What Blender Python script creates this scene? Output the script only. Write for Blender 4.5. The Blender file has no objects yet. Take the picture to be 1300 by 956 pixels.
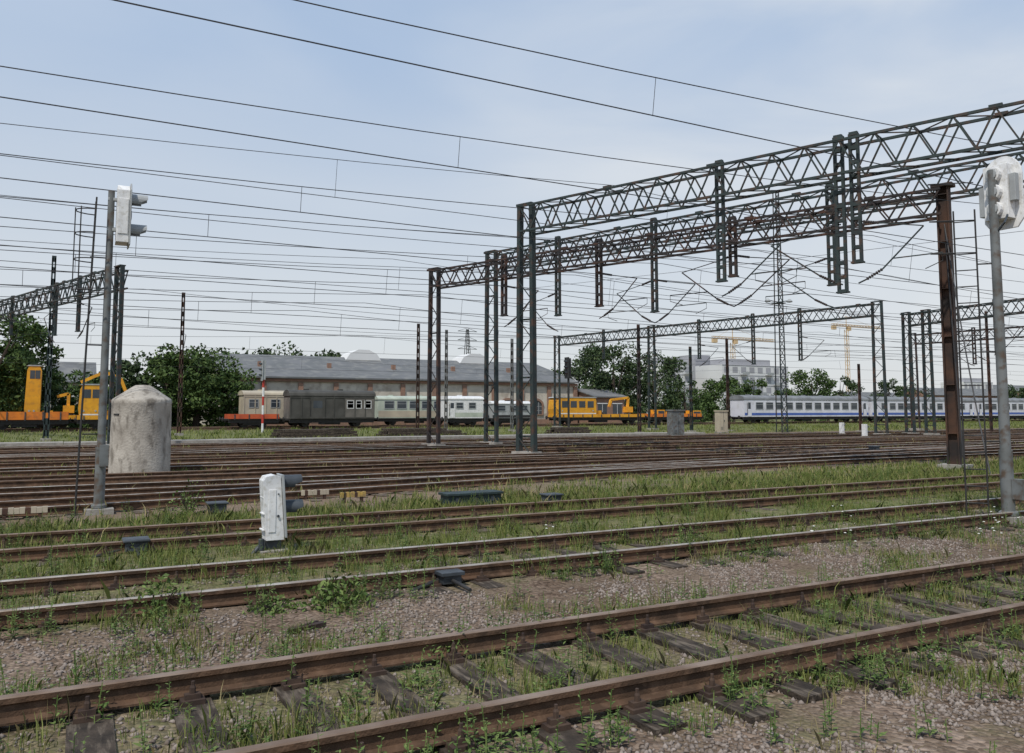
import bpy, math, random
import numpy as np
from mathutils import Vector, noise
random.seed(3); rng=np.random.default_rng(3)
scene=bpy.context.scene
# ------------------------------------------------------------------ frame: x = along tracks, y = across tracks
F=1050.0; PT=math.atan(88/F); cp,sp=math.cos(PT),math.sin(PT)
AZ=math.radians(61.7); SA,CA=math.sin(AZ),math.cos(AZ); HC=1.95
def ray(u,v):
    yy=433-v; X=u-650; Y=F*cp-yy*sp; Z=F*sp+yy*cp
    return Vector((SA*X+CA*Y,-CA*X+SA*Y,Z))
def on_z(u,v,z):
    r=ray(u,v); t=(z-HC)/r.z; return Vector((r.x*t,r.y*t,z))
def gnd(u,v): return on_z(u,v,0.0)
def Sat(u,w):
    r=ray(u,521); return w*r.x/r.y
def zat(p,v):
    Yf=CA*p[0]+SA*p[1]; yy=433-v
    return HC+Yf*(F*sp+yy*cp)/(F*cp-yy*sp)
# ------------------------------------------------------------------ materials
def nd(nt,t,**k):
    n=nt.nodes.new(t)
    for a,b in k.items(): setattr(n,a,b)
    return n
def mat(name,c1,c2=None,scale=3.0,rough=0.7,metal=0.0,bump=0.0,bscale=None,island=False,detail=4,lo=0.35,hi=0.65,spec=0.4,c3=None,scale3=20,c3f=1.0,stretch=None):
    m=bpy.data.materials.new(name); m.use_nodes=True; nt=m.node_tree
    b=nt.nodes['Principled BSDF']; b.inputs['Roughness'].default_value=rough; b.inputs['Metallic'].default_value=metal
    b.inputs['Specular IOR Level'].default_value=spec
    if c2 is None: c2=tuple(x*0.75 for x in c1)
    no=nd(nt,'ShaderNodeTexNoise'); no.inputs['Scale'].default_value=scale; no.inputs['Detail'].default_value=detail
    geo=nd(nt,'ShaderNodeNewGeometry')
    nt.links.new(geo.outputs['Position'],no.inputs['Vector'])
    rp=nd(nt,'ShaderNodeValToRGB'); rp.color_ramp.elements[0].position=lo; rp.color_ramp.elements[1].position=hi
    rp.color_ramp.elements[0].color=(*c1,1); rp.color_ramp.elements[1].color=(*c2,1)
    if island: 
        mx=nd(nt,'ShaderNodeMath',operation='MULTIPLY_ADD'); mx.inputs[1].default_value=0.6; 
        sc=nd(nt,'ShaderNodeMath',operation='MULTIPLY'); sc.inputs[1].default_value=0.4
        nt.links.new(no.outputs['Fac'],sc.inputs[0]); nt.links.new(geo.outputs['Random Per Island'],mx.inputs[0]); nt.links.new(sc.outputs[0],mx.inputs[2])
        nt.links.new(mx.outputs[0],rp.inputs['Fac'])
    else: nt.links.new(no.outputs['Fac'],rp.inputs['Fac'])
    out=rp.outputs['Color']
    if c3 is not None:
        n3=nd(nt,'ShaderNodeTexNoise'); n3.inputs['Scale'].default_value=scale3; n3.inputs['Detail'].default_value=5
        if stretch:
            mp=nd(nt,'ShaderNodeMapping'); mp.inputs['Scale'].default_value=stretch; nt.links.new(geo.outputs['Position'],mp.inputs['Vector']); nt.links.new(mp.outputs[0],n3.inputs['Vector'])
        else: nt.links.new(geo.outputs['Position'],n3.inputs['Vector'])
        r3=nd(nt,'ShaderNodeValToRGB'); r3.color_ramp.elements[0].position=0.50; r3.color_ramp.elements[1].position=0.68; r3.color_ramp.elements[1].color=(c3f,c3f,c3f,1)
        nt.links.new(n3.outputs['Fac'],r3.inputs['Fac'])
        mm=nd(nt,'ShaderNodeMixRGB'); mm.inputs['Color2'].default_value=(*c3,1)
        nt.links.new(r3.outputs['Color'],mm.inputs['Fac']); nt.links.new(out,mm.inputs['Color1']); out=mm.outputs['Color']
    nt.links.new(out,b.inputs['Base Color'])
    if bump>0:
        n2=nd(nt,'ShaderNodeTexNoise'); n2.inputs['Scale'].default_value=bscale or scale*6; n2.inputs['Detail'].default_value=5
        nt.links.new(geo.outputs['Position'],n2.inputs['Vector'])
        bp=nd(nt,'ShaderNodeBump'); bp.inputs['Strength'].default_value=bump; bp.inputs['Distance'].default_value=0.02
        nt.links.new(n2.outputs['Fac'],bp.inputs['Height']); nt.links.new(bp.outputs['Normal'],b.inputs['Normal'])
    return m
M={}
M['rust']=mat('rail_rust',(0.115,0.066,0.040),(0.060,0.038,0.025),4,0.9,0,0.4,60,c3=(0.16,0.10,0.065),scale3=11,c3f=.6,spec=.2)
M['railtop']=mat('rail_top_worn',(0.46,0.42,0.37),(0.25,0.19,0.145),3,0.42,0.35)
M['railtop2']=mat('rail_top_dull',(0.25,0.19,0.15),(0.15,0.10,0.07),3,0.6,0.1,spec=.3)
M['wood']=mat('sleeper_wood',(0.072,0.056,0.043),(0.032,0.026,0.021),6,0.9,0,0.8,35,c3=(0.16,0.13,0.10),scale3=14,stretch=(1.6,.25,1),spec=.2)
M['wood2']=mat('sleeper_wood_dusty',(0.14,0.11,0.082),(0.075,0.058,0.043),3,0.95,0,0.4,25,c3=(0.19,0.16,0.13),scale3=6,spec=.2)
M['plate']=mat('iron_plate',(0.08,0.05,0.034),(0.035,0.022,0.018),9,0.85)
M['steel']=mat('gantry_green_steel',(0.030,0.046,0.044),(0.020,0.029,0.030),1.2,0.65,0.0,c3=(0.08,0.045,0.030),scale3=3)
M['steelr']=mat('gantry_rust_steel',(0.036,0.029,0.027),(0.02,0.018,0.02),1.5,0.75,0.0,c3=(0.10,0.046,0.028),scale3=2,c3f=.8)
M['mastrust']=mat('mast_rust',(0.024,0.019,0.018),(0.085,0.042,0.026),1.3,0.8,0.0,0.3,40)
M['mastlight']=mat('mast_light_paint',(0.19,0.22,0.21),(0.08,0.095,0.09),1.6,0.6,c3=(0.09,0.05,0.035),scale3=4)
M['polegrey']=mat('pole_grey',(0.17,0.18,0.18),(0.10,0.105,0.10),3,0.55,c3=(0.10,0.07,0.05),scale3=6)
M['wire']=mat('wire_dark',(0.028,0.028,0.032),(0.04,0.04,0.042),2,0.6)
M['white']=mat('white_enamel',(0.78,0.78,0.77),(0.66,0.66,0.66),4,0.5,c3=(0.50,0.48,0.43),scale3=14,c3f=.7)
M['greyp']=mat('grey_paint',(0.38,0.40,0.40),(0.30,0.31,0.31),3,0.55)
M['dgrey']=mat('dark_grey_paint',(0.06,0.07,0.08),(0.035,0.04,0.045),5,0.5)
M['black']=mat('black_part',(0.02,0.02,0.021),(0.035,0.033,0.031),5,0.65)
M['dgreen']=mat('dark_green_paint',(0.03,0.05,0.05),(0.02,0.03,0.03),5,0.6)
M['porc']=mat('insulator_brown',(0.055,0.04,0.035),(0.04,0.03,0.028),5,0.35)
M['conc']=mat('concrete',(0.46,0.425,0.37),(0.32,0.29,0.25),1.6,0.92,0,0.8,16,c3=(0.17,0.15,0.125),scale3=5.5,c3f=.85,stretch=(1,1,.45),spec=.2)
M['concl']=mat('concrete_plain',(0.36,0.335,0.30),(0.25,0.235,0.21),4,0.9,0,0.4,20,spec=.2)
M['orange']=mat('orange_paint',(0.72,0.21,0.02),(0.55,0.15,0.02),0.9,0.5,c3=(0.3,0.12,0.04),scale3=2,c3f=.6)
M['yellow']=mat('yellow_paint',(0.75,0.36,0.02),(0.62,0.28,0.02),1.2,0.5,c3=(0.35,0.17,0.04),scale3=2.5,c3f=.5)
M['oldyel']=mat('faded_yellow_paint',(0.50,0.33,0.08),(0.36,0.25,0.09),9,0.7,c3=(0.2,0.14,0.08),scale3=15,c3f=.7)
M['redor']=mat('red_orange_paint',(0.55,0.10,0.03),(0.38,0.07,0.03),1.2,0.6)
M['red']=mat('red_paint',(0.5,0.05,0.03),(0.4,0.04,0.03),1.2,0.6)
M['brown']=mat('wagon_dark_boards',(0.048,0.046,0.040),(0.075,0.072,0.064),1.1,0.8)
M['brownl']=mat('wagon_grey_boards',(0.17,0.155,0.135),(0.10,0.092,0.082),1.1,0.8)
M['roofg']=mat('wagon_roof_grey',(0.22,0.23,0.24),(0.14,0.145,0.15),1.0,0.7)
M['coach']=mat('coach_lilac_white',(0.68,0.68,0.73),(0.58,0.58,0.63),0.7,0.4,c3=(0.44,0.43,0.43),scale3=1.2,c3f=.5)
M['blue']=mat('coach_blue_stripe',(0.07,0.13,0.42),(0.06,0.11,0.34),0.7,0.4)
M['beige']=mat('coach_beige',(0.48,0.42,0.31),(0.36,0.31,0.24),0.8,0.6)
M['mint']=mat('coach_pale_green',(0.48,0.52,0.43),(0.36,0.40,0.33),0.8,0.5)
M['glass']=mat('dark_glass',(0.03,0.04,0.05),(0.06,0.07,0.08),0.6,0.15,spec=0.5)
M['plaster']=mat('wall_plaster',(0.56,0.515,0.44),(0.44,0.40,0.34),0.5,0.9,c3=(0.30,0.255,0.21),scale3=1.1,c3f=.75)
M['brick']=mat('wall_brick',(0.29,0.17,0.12),(0.22,0.135,0.10),1.5,0.9)
M['slate']=mat('roof_slate',(0.15,0.152,0.155),(0.115,0.12,0.12),0.35,0.8,c3=(0.19,0.19,0.18),scale3=0.9)
M['apt']=mat('apartment_white_render',(0.66,0.66,0.65),(0.6,0.6,0.59),0.1,0.8)
M['aptg']=mat('apartment_grey_render',(0.36,0.36,0.38),(0.30,0.30,0.32),0.1,0.8)
M['stone']=mat('ballast_stone',(0.10,0.076,0.060),(0.36,0.305,0.265),20,0.95,island=True,lo=0.1,hi=0.95,spec=.2)
M['grassm']=mat('grass_blades',(0.08,0.12,0.024),(0.22,0.235,0.075),0.8,0.7,island=True,lo=0.2,hi=0.8,spec=0.15)
M['dry']=mat('dry_grass_blades',(0.33,0.275,0.14),(0.22,0.20,0.09),0.8,0.8,island=True,spec=0.15)
M['weedm']=mat('weed_leaves',(0.055,0.10,0.024),(0.16,0.21,0.065),1.5,0.7,island=True,lo=0.2,hi=0.8,spec=0.15)
M['flower']=mat('white_petals',(0.75,0.75,0.7),(0.7,0.7,0.6),5,0.7)
M['leaf1']=mat('foliage_green',(0.034,0.066,0.019),(0.095,0.14,0.042),0.35,0.7,island=True,lo=0.25,hi=0.8,spec=0.15)
M['leaf2']=mat('foliage_dark',(0.032,0.058,0.025),(0.08,0.11,0.046),0.35,0.75,island=True,lo=0.25,hi=0.8,spec=0.15)
M['leaf3']=mat('foliage_hazy',(0.08,0.11,0.07),(0.12,0.15,0.095),0.1,0.8,island=True,lo=0.2,hi=0.8,spec=0.1)  # aerial haze painted into the leaf colour of far trees
M['bark']=mat('bark',(0.07,0.055,0.04),(0.04,0.03,0.025),2,0.95,0,0.5)
M['cranem']=mat('crane_yellow_hazed',(0.62,0.45,0.26),(0.55,0.40,0.24),0.1,0.7)  # yellow paled so the colour itself carries the distance haze
# ------------------------------------------------------------------ mesh builder
class MB:
    def __init__(s): s.v=[]; s.f=[]; s.m=[]
    def face(s,idx,m=0): s.f.append(idx); s.m.append(m)
    def box(s,x0,x1,y0,y1,z0,z1,m=0):
        b=len(s.v); s.v+= [(x0,y0,z0),(x1,y0,z0),(x1,y1,z0),(x0,y1,z0),(x0,y0,z1),(x1,y0,z1),(x1,y1,z1),(x0,y1,z1)]
        for q in ((0,3,2,1),(4,5,6,7),(0,1,5,4),(1,2,6,5),(2,3,7,6),(3,0,4,7)): s.face(tuple(b+i for i in q),m)
    def cbox(s,c,sz,m=0,rot=0.0,tilt=0.0):
        b=len(s.v); cr,sr=math.cos(rot),math.sin(rot); ct,st=math.cos(tilt),math.sin(tilt)
        for z in(-.5,.5):
            for (x,y) in((-.5,-.5),(.5,-.5),(.5,.5),(-.5,.5)):
                X,Y,Z=x*sz[0],y*sz[1],z*sz[2]
                X,Z=X*ct+Z*st,-X*st+Z*ct
                s.v.append((c[0]+X*cr-Y*sr,c[1]+X*sr+Y*cr,c[2]+Z))
        for q in ((0,3,2,1),(4,5,6,7),(0,1,5,4),(1,2,6,5),(2,3,7,6),(3,0,4,7)): s.face(tuple(b+i for i in q),m)
    def tube(s,pts,r,n=6,m=0,r1=None,cap=True):
        pts=[Vector(p) for p in pts]; k=len(pts); b=len(s.v)
        for i,p in enumerate(pts):
            t=(pts[min(i+1,k-1)]-pts[max(i-1,0)]).normalized()
            a=Vector((0,0,1)) if abs(t.z)<0.95 else Vector((1,0,0))
            e1=t.cross(a).normalized(); e2=t.cross(e1)
            rr=r if r1 is None else r+(r1-r)*i/(k-1)
            for j in range(n):
                an=2*math.pi*(j+0.5)/n; q=p+(e1*math.cos(an)+e2*math.sin(an))*rr; s.v.append(tuple(q))
        for i in range(k-1):
            for j in range(n):
                s.face((b+i*n+j,b+i*n+(j+1)%n,b+(i+1)*n+(j+1)%n,b+(i+1)*n+j),m)
        if cap:
            s.face(tuple(b+j for j in range(n))[::-1],m); s.face(tuple(b+(k-1)*n+j for j in range(n)),m)
    def bar(s,a,b,w,m=0): s.tube([a,b],w*0.7071,4,m)
    def lathe(s,prof,c,n=24,m=0):
        b=len(s.v)
        for (r,z) in prof:
            for j in range(n):
                an=2*math.pi*j/n; s.v.append((c[0]+r*math.cos(an),c[1]+r*math.sin(an),c[2]+z))
        for i in range(len(prof)-1):
            for j in range(n): s.face((b+i*n+j,b+i*n+(j+1)%n,b+(i+1)*n+(j+1)%n,b+(i+1)*n+j),m)
        s.face(tuple(b+j for j in range(n))[::-1],m); s.face(tuple(b+(len(prof)-1)*n+j for j in range(n)),m)
    def prism(s,prof,x0,x1,m=0,axis='x'):
        b=len(s.v); n=len(prof)
        for x in(x0,x1):
            for (a,c) in prof: s.v.append((x,a,c) if axis=='x' else (a,x,c))
        for j in range(n): s.face((b+j,b+(j+1)%n,b+n+(j+1)%n,b+n+j),m)
        s.face(tuple(b+j for j in range(n))[::-1],m); s.face(tuple(b+n+j for j in range(n)),m)
    def obj(s,name,mats,parent=None,smooth=False,bevel=0):
        me=bpy.data.meshes.new(name)
        if parent is not None:
            L=parent.location; vs=[(x-L.x,y-L.y,z-L.z) for x,y,z in s.v]
        else: vs=s.v
        me.from_pydata(vs,[],s.f); 
        for k in mats: me.materials.append(M[k])
        me.polygons.foreach_set('material_index',s.m)
        if smooth: me.polygons.foreach_set('use_smooth',[True]*len(s.f))
        me.update()
        o=bpy.data.objects.new(name,me); scene.collection.objects.link(o)
        if parent is not None: o.parent=parent
        if bevel>0:
            md=o.modifiers.new('bevel','BEVEL'); md.width=bevel; md.segments=2; md.limit_method='ANGLE'
        if smooth:
            md=o.modifiers.new('es','EDGE_SPLIT'); md.split_angle=math.radians(40)
        return o
def grp(name,loc=(0,0,0)):
    e=bpy.data.objects.new(name,None); e.empty_display_size=0.3; e.location=loc; scene.collection.objects.link(e); return e
def npmesh(name,V,k,mt,parent=None):
    N=len(V)//k; me=bpy.data.meshes.new(name); me.vertices.add(len(V)); me.vertices.foreach_set('co',V.astype(np.float32).ravel())
    me.loops.add(N*k); me.loops.foreach_set('vertex_index',np.arange(N*k,dtype=np.int32))
    me.polygons.add(N); me.polygons.foreach_set('loop_start',np.arange(0,N*k,k,dtype=np.int32))
    me.materials.append(M[mt]); me.update(calc_edges=True)
    o=bpy.data.objects.new(name,me); scene.collection.objects.link(o)
    if parent is not None: o.parent=parent
    return o
# ------------------------------------------------------------------ tracks list
TR=[5.3,9.53,13.35,17.9,21.6,25.3,29.2,33.4,37.8,42.2,47.0]
# ------------------------------------------------------------------ ground
def gz(s,w):
    d=math.hypot(s,w)
    k=0.022*noise.noise(Vector((s*0.9,w*0.9,0)))+0.03*noise.noise(Vector((s*0.25,w*0.25,5)))
    return k*max(0,1-d/60)
def axisvals(lo,hi):
    v=[]; x=0.0; st=0.25
    while x<hi: v.append(x); st=0.25 if x<25 else min(st*1.12,400); x+=st
    v.append(hi); y=0; st=0.25; ng=[]
    while y>lo:
        st=0.25 if y>-8 else min(st*1.25,400); y-=st; ng.append(max(y,lo))
    return ng[::-1]+v
xs=axisvals(-3000,3500); ys=axisvals(-3000,3500)
gv=[(x,y,gz(x,y)) for y in ys for x in xs]; nx=len(xs)
gf=[(j*nx+i,j*nx+i+1,(j+1)*nx+i+1,(j+1)*nx+i) for j in range(len(ys)-1) for i in range(nx-1)]
me=bpy.data.meshes.new('ground'); me.from_pydata(gv,[],gf); me.update()
go=bpy.data.objects.new('ground',me); scene.collection.objects.link(go)
gm=bpy.data.materials.new('ballast_and_grass_ground'); gm.use_nodes=True; nt=gm.node_tree; L=nt.links.new
b=nt.nodes['Principled BSDF']; b.inputs['Roughness'].default_value=0.95; b.inputs['Specular IOR Level'].default_value=0.12
geo=nd(nt,'ShaderNodeNewGeometry'); sx=nd(nt,'ShaderNodeSeparateXYZ'); L(geo.outputs['Position'],sx.inputs[0])
dens=[(0,.42),(3.4,.44),(4.6,.57),(6.0,.64),(6.8,.40),(8.1,.40),(8.9,.6),(10.4,.72),(11.5,.78),(13,.7),(14.3,.82),(16,.84),(17,.40),(19,.36),(22,.38),(26,.38),(27.5,.62),(30,.38),(35.5,.64),(38,.34),(44,.45),(49,.5),(51,.3),(53,.3),(56,.9),(70,.85),(84,.8),(87,.55),(100,.8)]
def sst(x,a,b): t=min(1,max(0,(x-a)/(b-a))); return t*t*(3-2*t)
def densf(w,s=-99):
    ww=min(max(w,0),100); r=.8
    for (a,x),(c,y) in zip(dens,dens[1:]):
        if ww<=c: r=x+(y-x)*(ww-a)/(c-a); break
    return r+.42*sst(s,4,20)*sst(w,15.8,16.6)*(1-sst(w,19.4,20.3))
mr=nd(nt,'ShaderNodeMath',operation='DIVIDE'); mr.inputs[1].default_value=100; L(sx.outputs['Y'],mr.inputs[0])
rp=nd(nt,'ShaderNodeValToRGB'); cr=rp.color_ramp
cr.elements[0].position=0; cr.elements[0].color=(.42,)*3+(1,); cr.elements[1].position=1; cr.elements[1].color=(.8,)*3+(1,)
for w,d in dens[1:-1]:
    e=cr.elements.new(w/100); e.color=(d,d,d,1)
L(mr.outputs[0],rp.inputs['Fac'])
def smap(src,a,b_):
    n=nd(nt,'ShaderNodeMapRange',interpolation_type='SMOOTHSTEP'); n.inputs['From Min'].default_value=a; n.inputs['From Max'].default_value=b_; L(src,n.inputs['Value']); return n.outputs[0]
def mth(op,a,b_):
    n=nd(nt,'ShaderNodeMath',operation=op)
    for i,x in enumerate((a,b_)):
        if isinstance(x,(int,float)): n.inputs[i].default_value=x
        else: L(x,n.inputs[i])
    return n.outputs[0]
gmask=mth('MULTIPLY',mth('MULTIPLY',smap(sx.outputs['X'],4,20),smap(sx.outputs['Y'],15.8,16.6)),mth('SUBTRACT',1.0,smap(sx.outputs['Y'],19.4,20.3)))
n1=nd(nt,'ShaderNodeTexNoise'); n1.inputs['Scale'].default_value=0.9; n1.inputs['Detail'].default_value=9; n1.inputs['Roughness'].default_value=0.7; L(geo.outputs['Position'],n1.inputs['Vector'])
ad=mth('ADD',mth('ADD',rp.outputs['Color'],n1.outputs['Fac']),mth('MULTIPLY',gmask,.42))
th=nd(nt,'ShaderNodeMapRange'); th.inputs['From Min'].default_value=0.98; th.inputs['From Max'].default_value=1.34; L(ad,th.inputs['Value'])
vo=nd(nt,'ShaderNodeTexVoronoi'); vo.inputs['Scale'].default_value=26; L(geo.outputs['Position'],vo.inputs['Vector'])
sv=nd(nt,'ShaderNodeSeparateColor'); L(vo.outputs['Color'],sv.inputs[0])
gr=nd(nt,'ShaderNodeValToRGB'); gr.color_ramp.elements[0].color=(.09,.068,.053,1); gr.color_ramp.elements[1].color=(.32,.265,.225,1)
e=gr.color_ramp.elements.new(0.5); e.color=(.19,.15,.122,1); L(sv.outputs[0],gr.inputs['Fac'])
n2=nd(nt,'ShaderNodeTexNoise'); n2.inputs['Scale'].default_value=0.5; n2.inputs['Detail'].default_value=7; L(geo.outputs['Position'],n2.inputs['Vector'])
r2=nd(nt,'ShaderNodeValToRGB'); r2.color_ramp.elements[0].position=.35; r2.color_ramp.elements[1].position=.65; r2.color_ramp.elements[0].color=(.62,.53,.44,1); r2.color_ramp.elements[1].color=(1.15,1.07,1.0,1); L(n2.outputs['Fac'],r2.inputs['Fac'])
mu=nd(nt,'ShaderNodeMixRGB',blend_type='MULTIPLY'); mu.inputs['Fac'].default_value=1; L(gr.outputs['Color'],mu.inputs['Color1']); L(r2.outputs['Color'],mu.inputs['Color2'])
n5=nd(nt,'ShaderNodeTexNoise'); n5.inputs['Scale'].default_value=1.7; n5.inputs['Detail'].default_value=9; n5.inputs['Roughness'].default_value=.65; L(geo.outputs['Position'],n5.inputs['Vector'])
so_=nd(nt,'ShaderNodeMapRange'); so_.inputs['From Min'].default_value=.46; so_.inputs['From Max'].default_value=.60; so_.inputs['To Max'].default_value=.85; L(n5.outputs['Fac'],so_.inputs['Value'])
n6=nd(nt,'ShaderNodeTexNoise'); n6.inputs['Scale'].default_value=40; n6.inputs['Detail'].default_value=6; L(geo.outputs['Position'],n6.inputs['Vector'])
r6=nd(nt,'ShaderNodeValToRGB'); r6.color_ramp.elements[0].position=.35; r6.color_ramp.elements[1].position=.68; r6.color_ramp.elements[0].color=(.095,.066,.043,1); r6.color_ramp.elements[1].color=(.24,.185,.135,1); L(n6.outputs['Fac'],r6.inputs['Fac'])
ms_=nd(nt,'ShaderNodeMixRGB'); L(r6.outputs['Color'],ms_.inputs['Color2']); L(so_.outputs[0],ms_.inputs['Fac']); L(mu.outputs['Color'],ms_.inputs['Color1'])
rb=nd(nt,'ShaderNodeValToRGB'); c=rb.color_ramp; c.elements[0].position=.155; c.elements[0].color=(0,0,0,1); c.elements[1].position=.175; c.elements[1].color=(1,1,1,1)
e=c.elements.new(.485); e.color=(1,1,1,1); e=c.elements.new(.5); e.color=(0,0,0,1); L(mr.outputs[0],rb.inputs['Fac'])
mb=nd(nt,'ShaderNodeMixRGB'); mb.inputs['Color2'].default_value=(.23,.17,.125,1); L(mth('MULTIPLY',rb.outputs['Color'],.6),mb.inputs['Fac']); L(ms_.outputs['Color'],mb.inputs['Color1'])
n3=nd(nt,'ShaderNodeTexNoise'); n3.inputs['Scale'].default_value=7; n3.inputs['Detail'].default_value=8; L(geo.outputs['Position'],n3.inputs['Vector'])
g3=nd(nt,'ShaderNodeValToRGB'); g3.color_ramp.elements[0].position=.3; g3.color_ramp.elements[1].position=.7; g3.color_ramp.elements[0].color=(.065,.075,.028,1); g3.color_ramp.elements[1].color=(.25,.22,.11,1)
e=g3.color_ramp.elements.new(.5); e.color=(.135,.155,.055,1); L(n3.outputs['Fac'],g3.inputs['Fac'])
mg=nd(nt,'ShaderNodeMixRGB'); L(th.outputs[0],mg.inputs['Fac']); L(mb.outputs['Color'],mg.inputs['Color1']); L(g3.outputs['Color'],mg.inputs['Color2'])
L(mg.outputs['Color'],b.inputs['Base Color'])
bp=nd(nt,'ShaderNodeBump'); bp.inputs['Strength'].default_value=.8; bp.inputs['Distance'].default_value=.03; L(vo.outputs['Distance'],bp.inputs['Height']); bp.invert=True; L(bp.outputs['Normal'],b.inputs['Normal'])
me.materials.append(gm)
mbp=MB()
for i in range(26): mbp.box(-60+i*4,-60+i*4+3.97,49.9,51.6,-0.3,0.26+random.uniform(-.015,.015))
mbp.obj('low_concrete_platform',['concl'])
# ------------------------------------------------------------------ railway tracks
PROF=[(-.07,0),(.07,0),(.07,.014),(.018,.032),(.012,.10),(.036,.115),(.036,.148),(.028,.156),(-.028,.156),(-.036,.148),(-.036,.115),(-.012,.10),(-.018,.032),(-.07,.014)]
def sweep(mb,pts,off,z0):
    n=len(PROF); b=len(mb.v)
    for i,p in enumerate(pts):
        a=pts[max(i-1,0)]; c=pts[min(i+1,len(pts)-1)]; t=Vector((c[0]-a[0],c[1]-a[1])).normalized(); nn=Vector((-t.y,t.x))
        for (o,z) in PROF: mb.v.append((p[0]+nn.x*(off+o),p[1]+nn.y*(off+o),z0+z))
    for i in range(len(pts)-1):
        for j in range(n):
            mb.face((b+i*n+j,b+i*n+(j+1)%n,b+(i+1)*n+(j+1)%n,b+(i+1)*n+j),1 if j in(7,8,6) else 0)
def track(pts,zs,top='railtop',fast=(0,0),step=0.62,wm='wood2'):
    g=grp('railway_track',(pts[0][0],pts[0][1],0))
    r=MB(); zr=zs+0.012
    for o in(-.7525,.7525): sweep(r,pts,o,zr)
    r.obj('rails',['rust',top],g)
    w=MB(); pl=MB()
    for (a,c) in zip(pts,pts[1:]):
        a=Vector(a);c=Vector(c);t=(c-a);Ln=t.length;t.normalize();ang=math.atan2(t.y,t.x)
        k=int(Ln/step)
        for i in range(k):
            q=a+t*(i*step+random.uniform(-.03,.03))
            lz=zs+random.uniform(-.014,.0)
            w.cbox((q.x+random.uniform(-.02,.02),q.y+random.uniform(-.05,.05),lz-.08),(.24+random.uniform(-.025,.02),2.55+random.uniform(-.12,.12),.16),0,ang+random.uniform(-.03,.03))
            if fast[0]<q.x<fast[1]:
                for o in(-.7525,.7525):
                    cx,cy=q.x-t.y*o,q.y+t.x*o
                    pl.cbox((cx,cy,zs+.005),(.15,.34,.03),0,ang)
                    for e_ in(-.115,.115):
                        X,Y=cx-t.y*e_,cy+t.x*e_
                        pl.cbox((X,Y,zs+.035),(.10,.055,.035),0,ang); pl.lathe([(.02,0),(.02,.045),(.012,.06)],(X,Y,zs+.045),6); pl.lathe([(.012,0),(.012,.03)],(X,Y,zs+.10),6)
    w.obj('sleepers',[wm],g)
    if fast[1]>0:
        for x in np.arange(-4,fast[1],15.0):
            for o in(-.7525,.7525):
                for sd_ in(-1,1):
                    y=pts[0][1]+o+sd_*.027; pl.box(x,x+.72,y-.01,y+.01,zr+.035,zr+.11)
                    for bx in(.1,.27,.45,.62): pl.tube([(x+bx,y,zr+.07),(x+bx,y+sd_*.03,zr+.07)],.016,6)
    if pl.v: pl.obj('rail_fasteners',['plate'],g)
    return g
def curve(s0,w0,s1,w1,n=14):
    pts=[(s0-20,w0)]
    for i in range(n+1):
        t=i/n; k=t*t*(3-2*t); pts.append((s0+(s1-s0)*t,w0+(w1-w0)*k))
    pts.append((s1+40,w1)); return pts
for i,w in enumerate(TR):
    zs=[.045,.012,.008][i] if i<3 else .018
    if i==3: track(curve(-8,17.9,24,21.6),.016); continue
    track([(-30-.5*w,w),(60,w),(260,w)],zs,'railtop2' if i in(0,2,5,7,9) else 'railtop',(-6,32) if i<2 else((-6,26) if i==2 else(0,0)),wm='wood' if i<2 else 'wood2')
for w in(88.0,93.4): track([(-60,w),(300,w)],.04,'railtop2')
track(curve(8,21.6,46,25.3),.016); track(curve(0,29.2,42,25.3),.016,'railtop2')
track(curve(25,25.3,70,29.2),.016); track(curve(30,37.8,75,33.4),.016,'railtop2'); track(curve(-12,37.8,28,42.2),.016)
# ------------------------------------------------------------------ loose ballast stones
octv=np.array([[1,0,0],[0,1,0],[-1,0,0],[0,-1,0],[0,0,1],[0,0,-1]],float)
octf=[(0,1,4),(1,2,4),(2,3,4),(3,0,4),(1,0,5),(2,1,5),(3,2,5),(0,3,5)]
pts=[]
while len(pts)<42000:
    w=2.2+9.5*random.random()**1.15; s=random.uniform(-.25*w-1.2,1.9*w+1.5)
    if abs(abs(w-TR[0])-.75)<.09 or abs(abs(w-TR[1])-.75)<.09: continue
    nn=noise.noise(Vector((s*.8,w*.8,9)))+.5*noise.noise(Vector((s*2.5,w*2.5,2)))
    if nn+(.62-densf(w))<0.05+random.uniform(-.25,.25): continue
    if abs(w-TR[0])<1.3 and random.random()<.6: continue
    pts.append((s,w,gz(s,w)))
P=np.array(pts); N=len(P)
V=octv[None]*(1+rng.uniform(-.35,.35,(N,6,3)))+rng.uniform(-.2,.2,(N,6,3))
V*= (rng.uniform(.008,.025,(N,1,1))*np.array([1,1,.7])); V+=P[:,None]+np.array([0,0,.003])
me=bpy.data.meshes.new('loose_ballast'); me.vertices.add(N*6); me.vertices.foreach_set('co',V.astype(np.float32).ravel())
fi=(np.arange(N)[:,None,None]*6+np.array(octf)[None]).astype(np.int32)
me.loops.add(N*24); me.loops.foreach_set('vertex_index',fi.ravel()); me.polygons.add(N*8); me.polygons.foreach_set('loop_start',np.arange(0,N*24,3,dtype=np.int32))
me.materials.append(M['stone']); me.update(calc_edges=True); o=bpy.data.objects.new('loose_ballast',me); scene.collection.objects.link(o)
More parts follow.
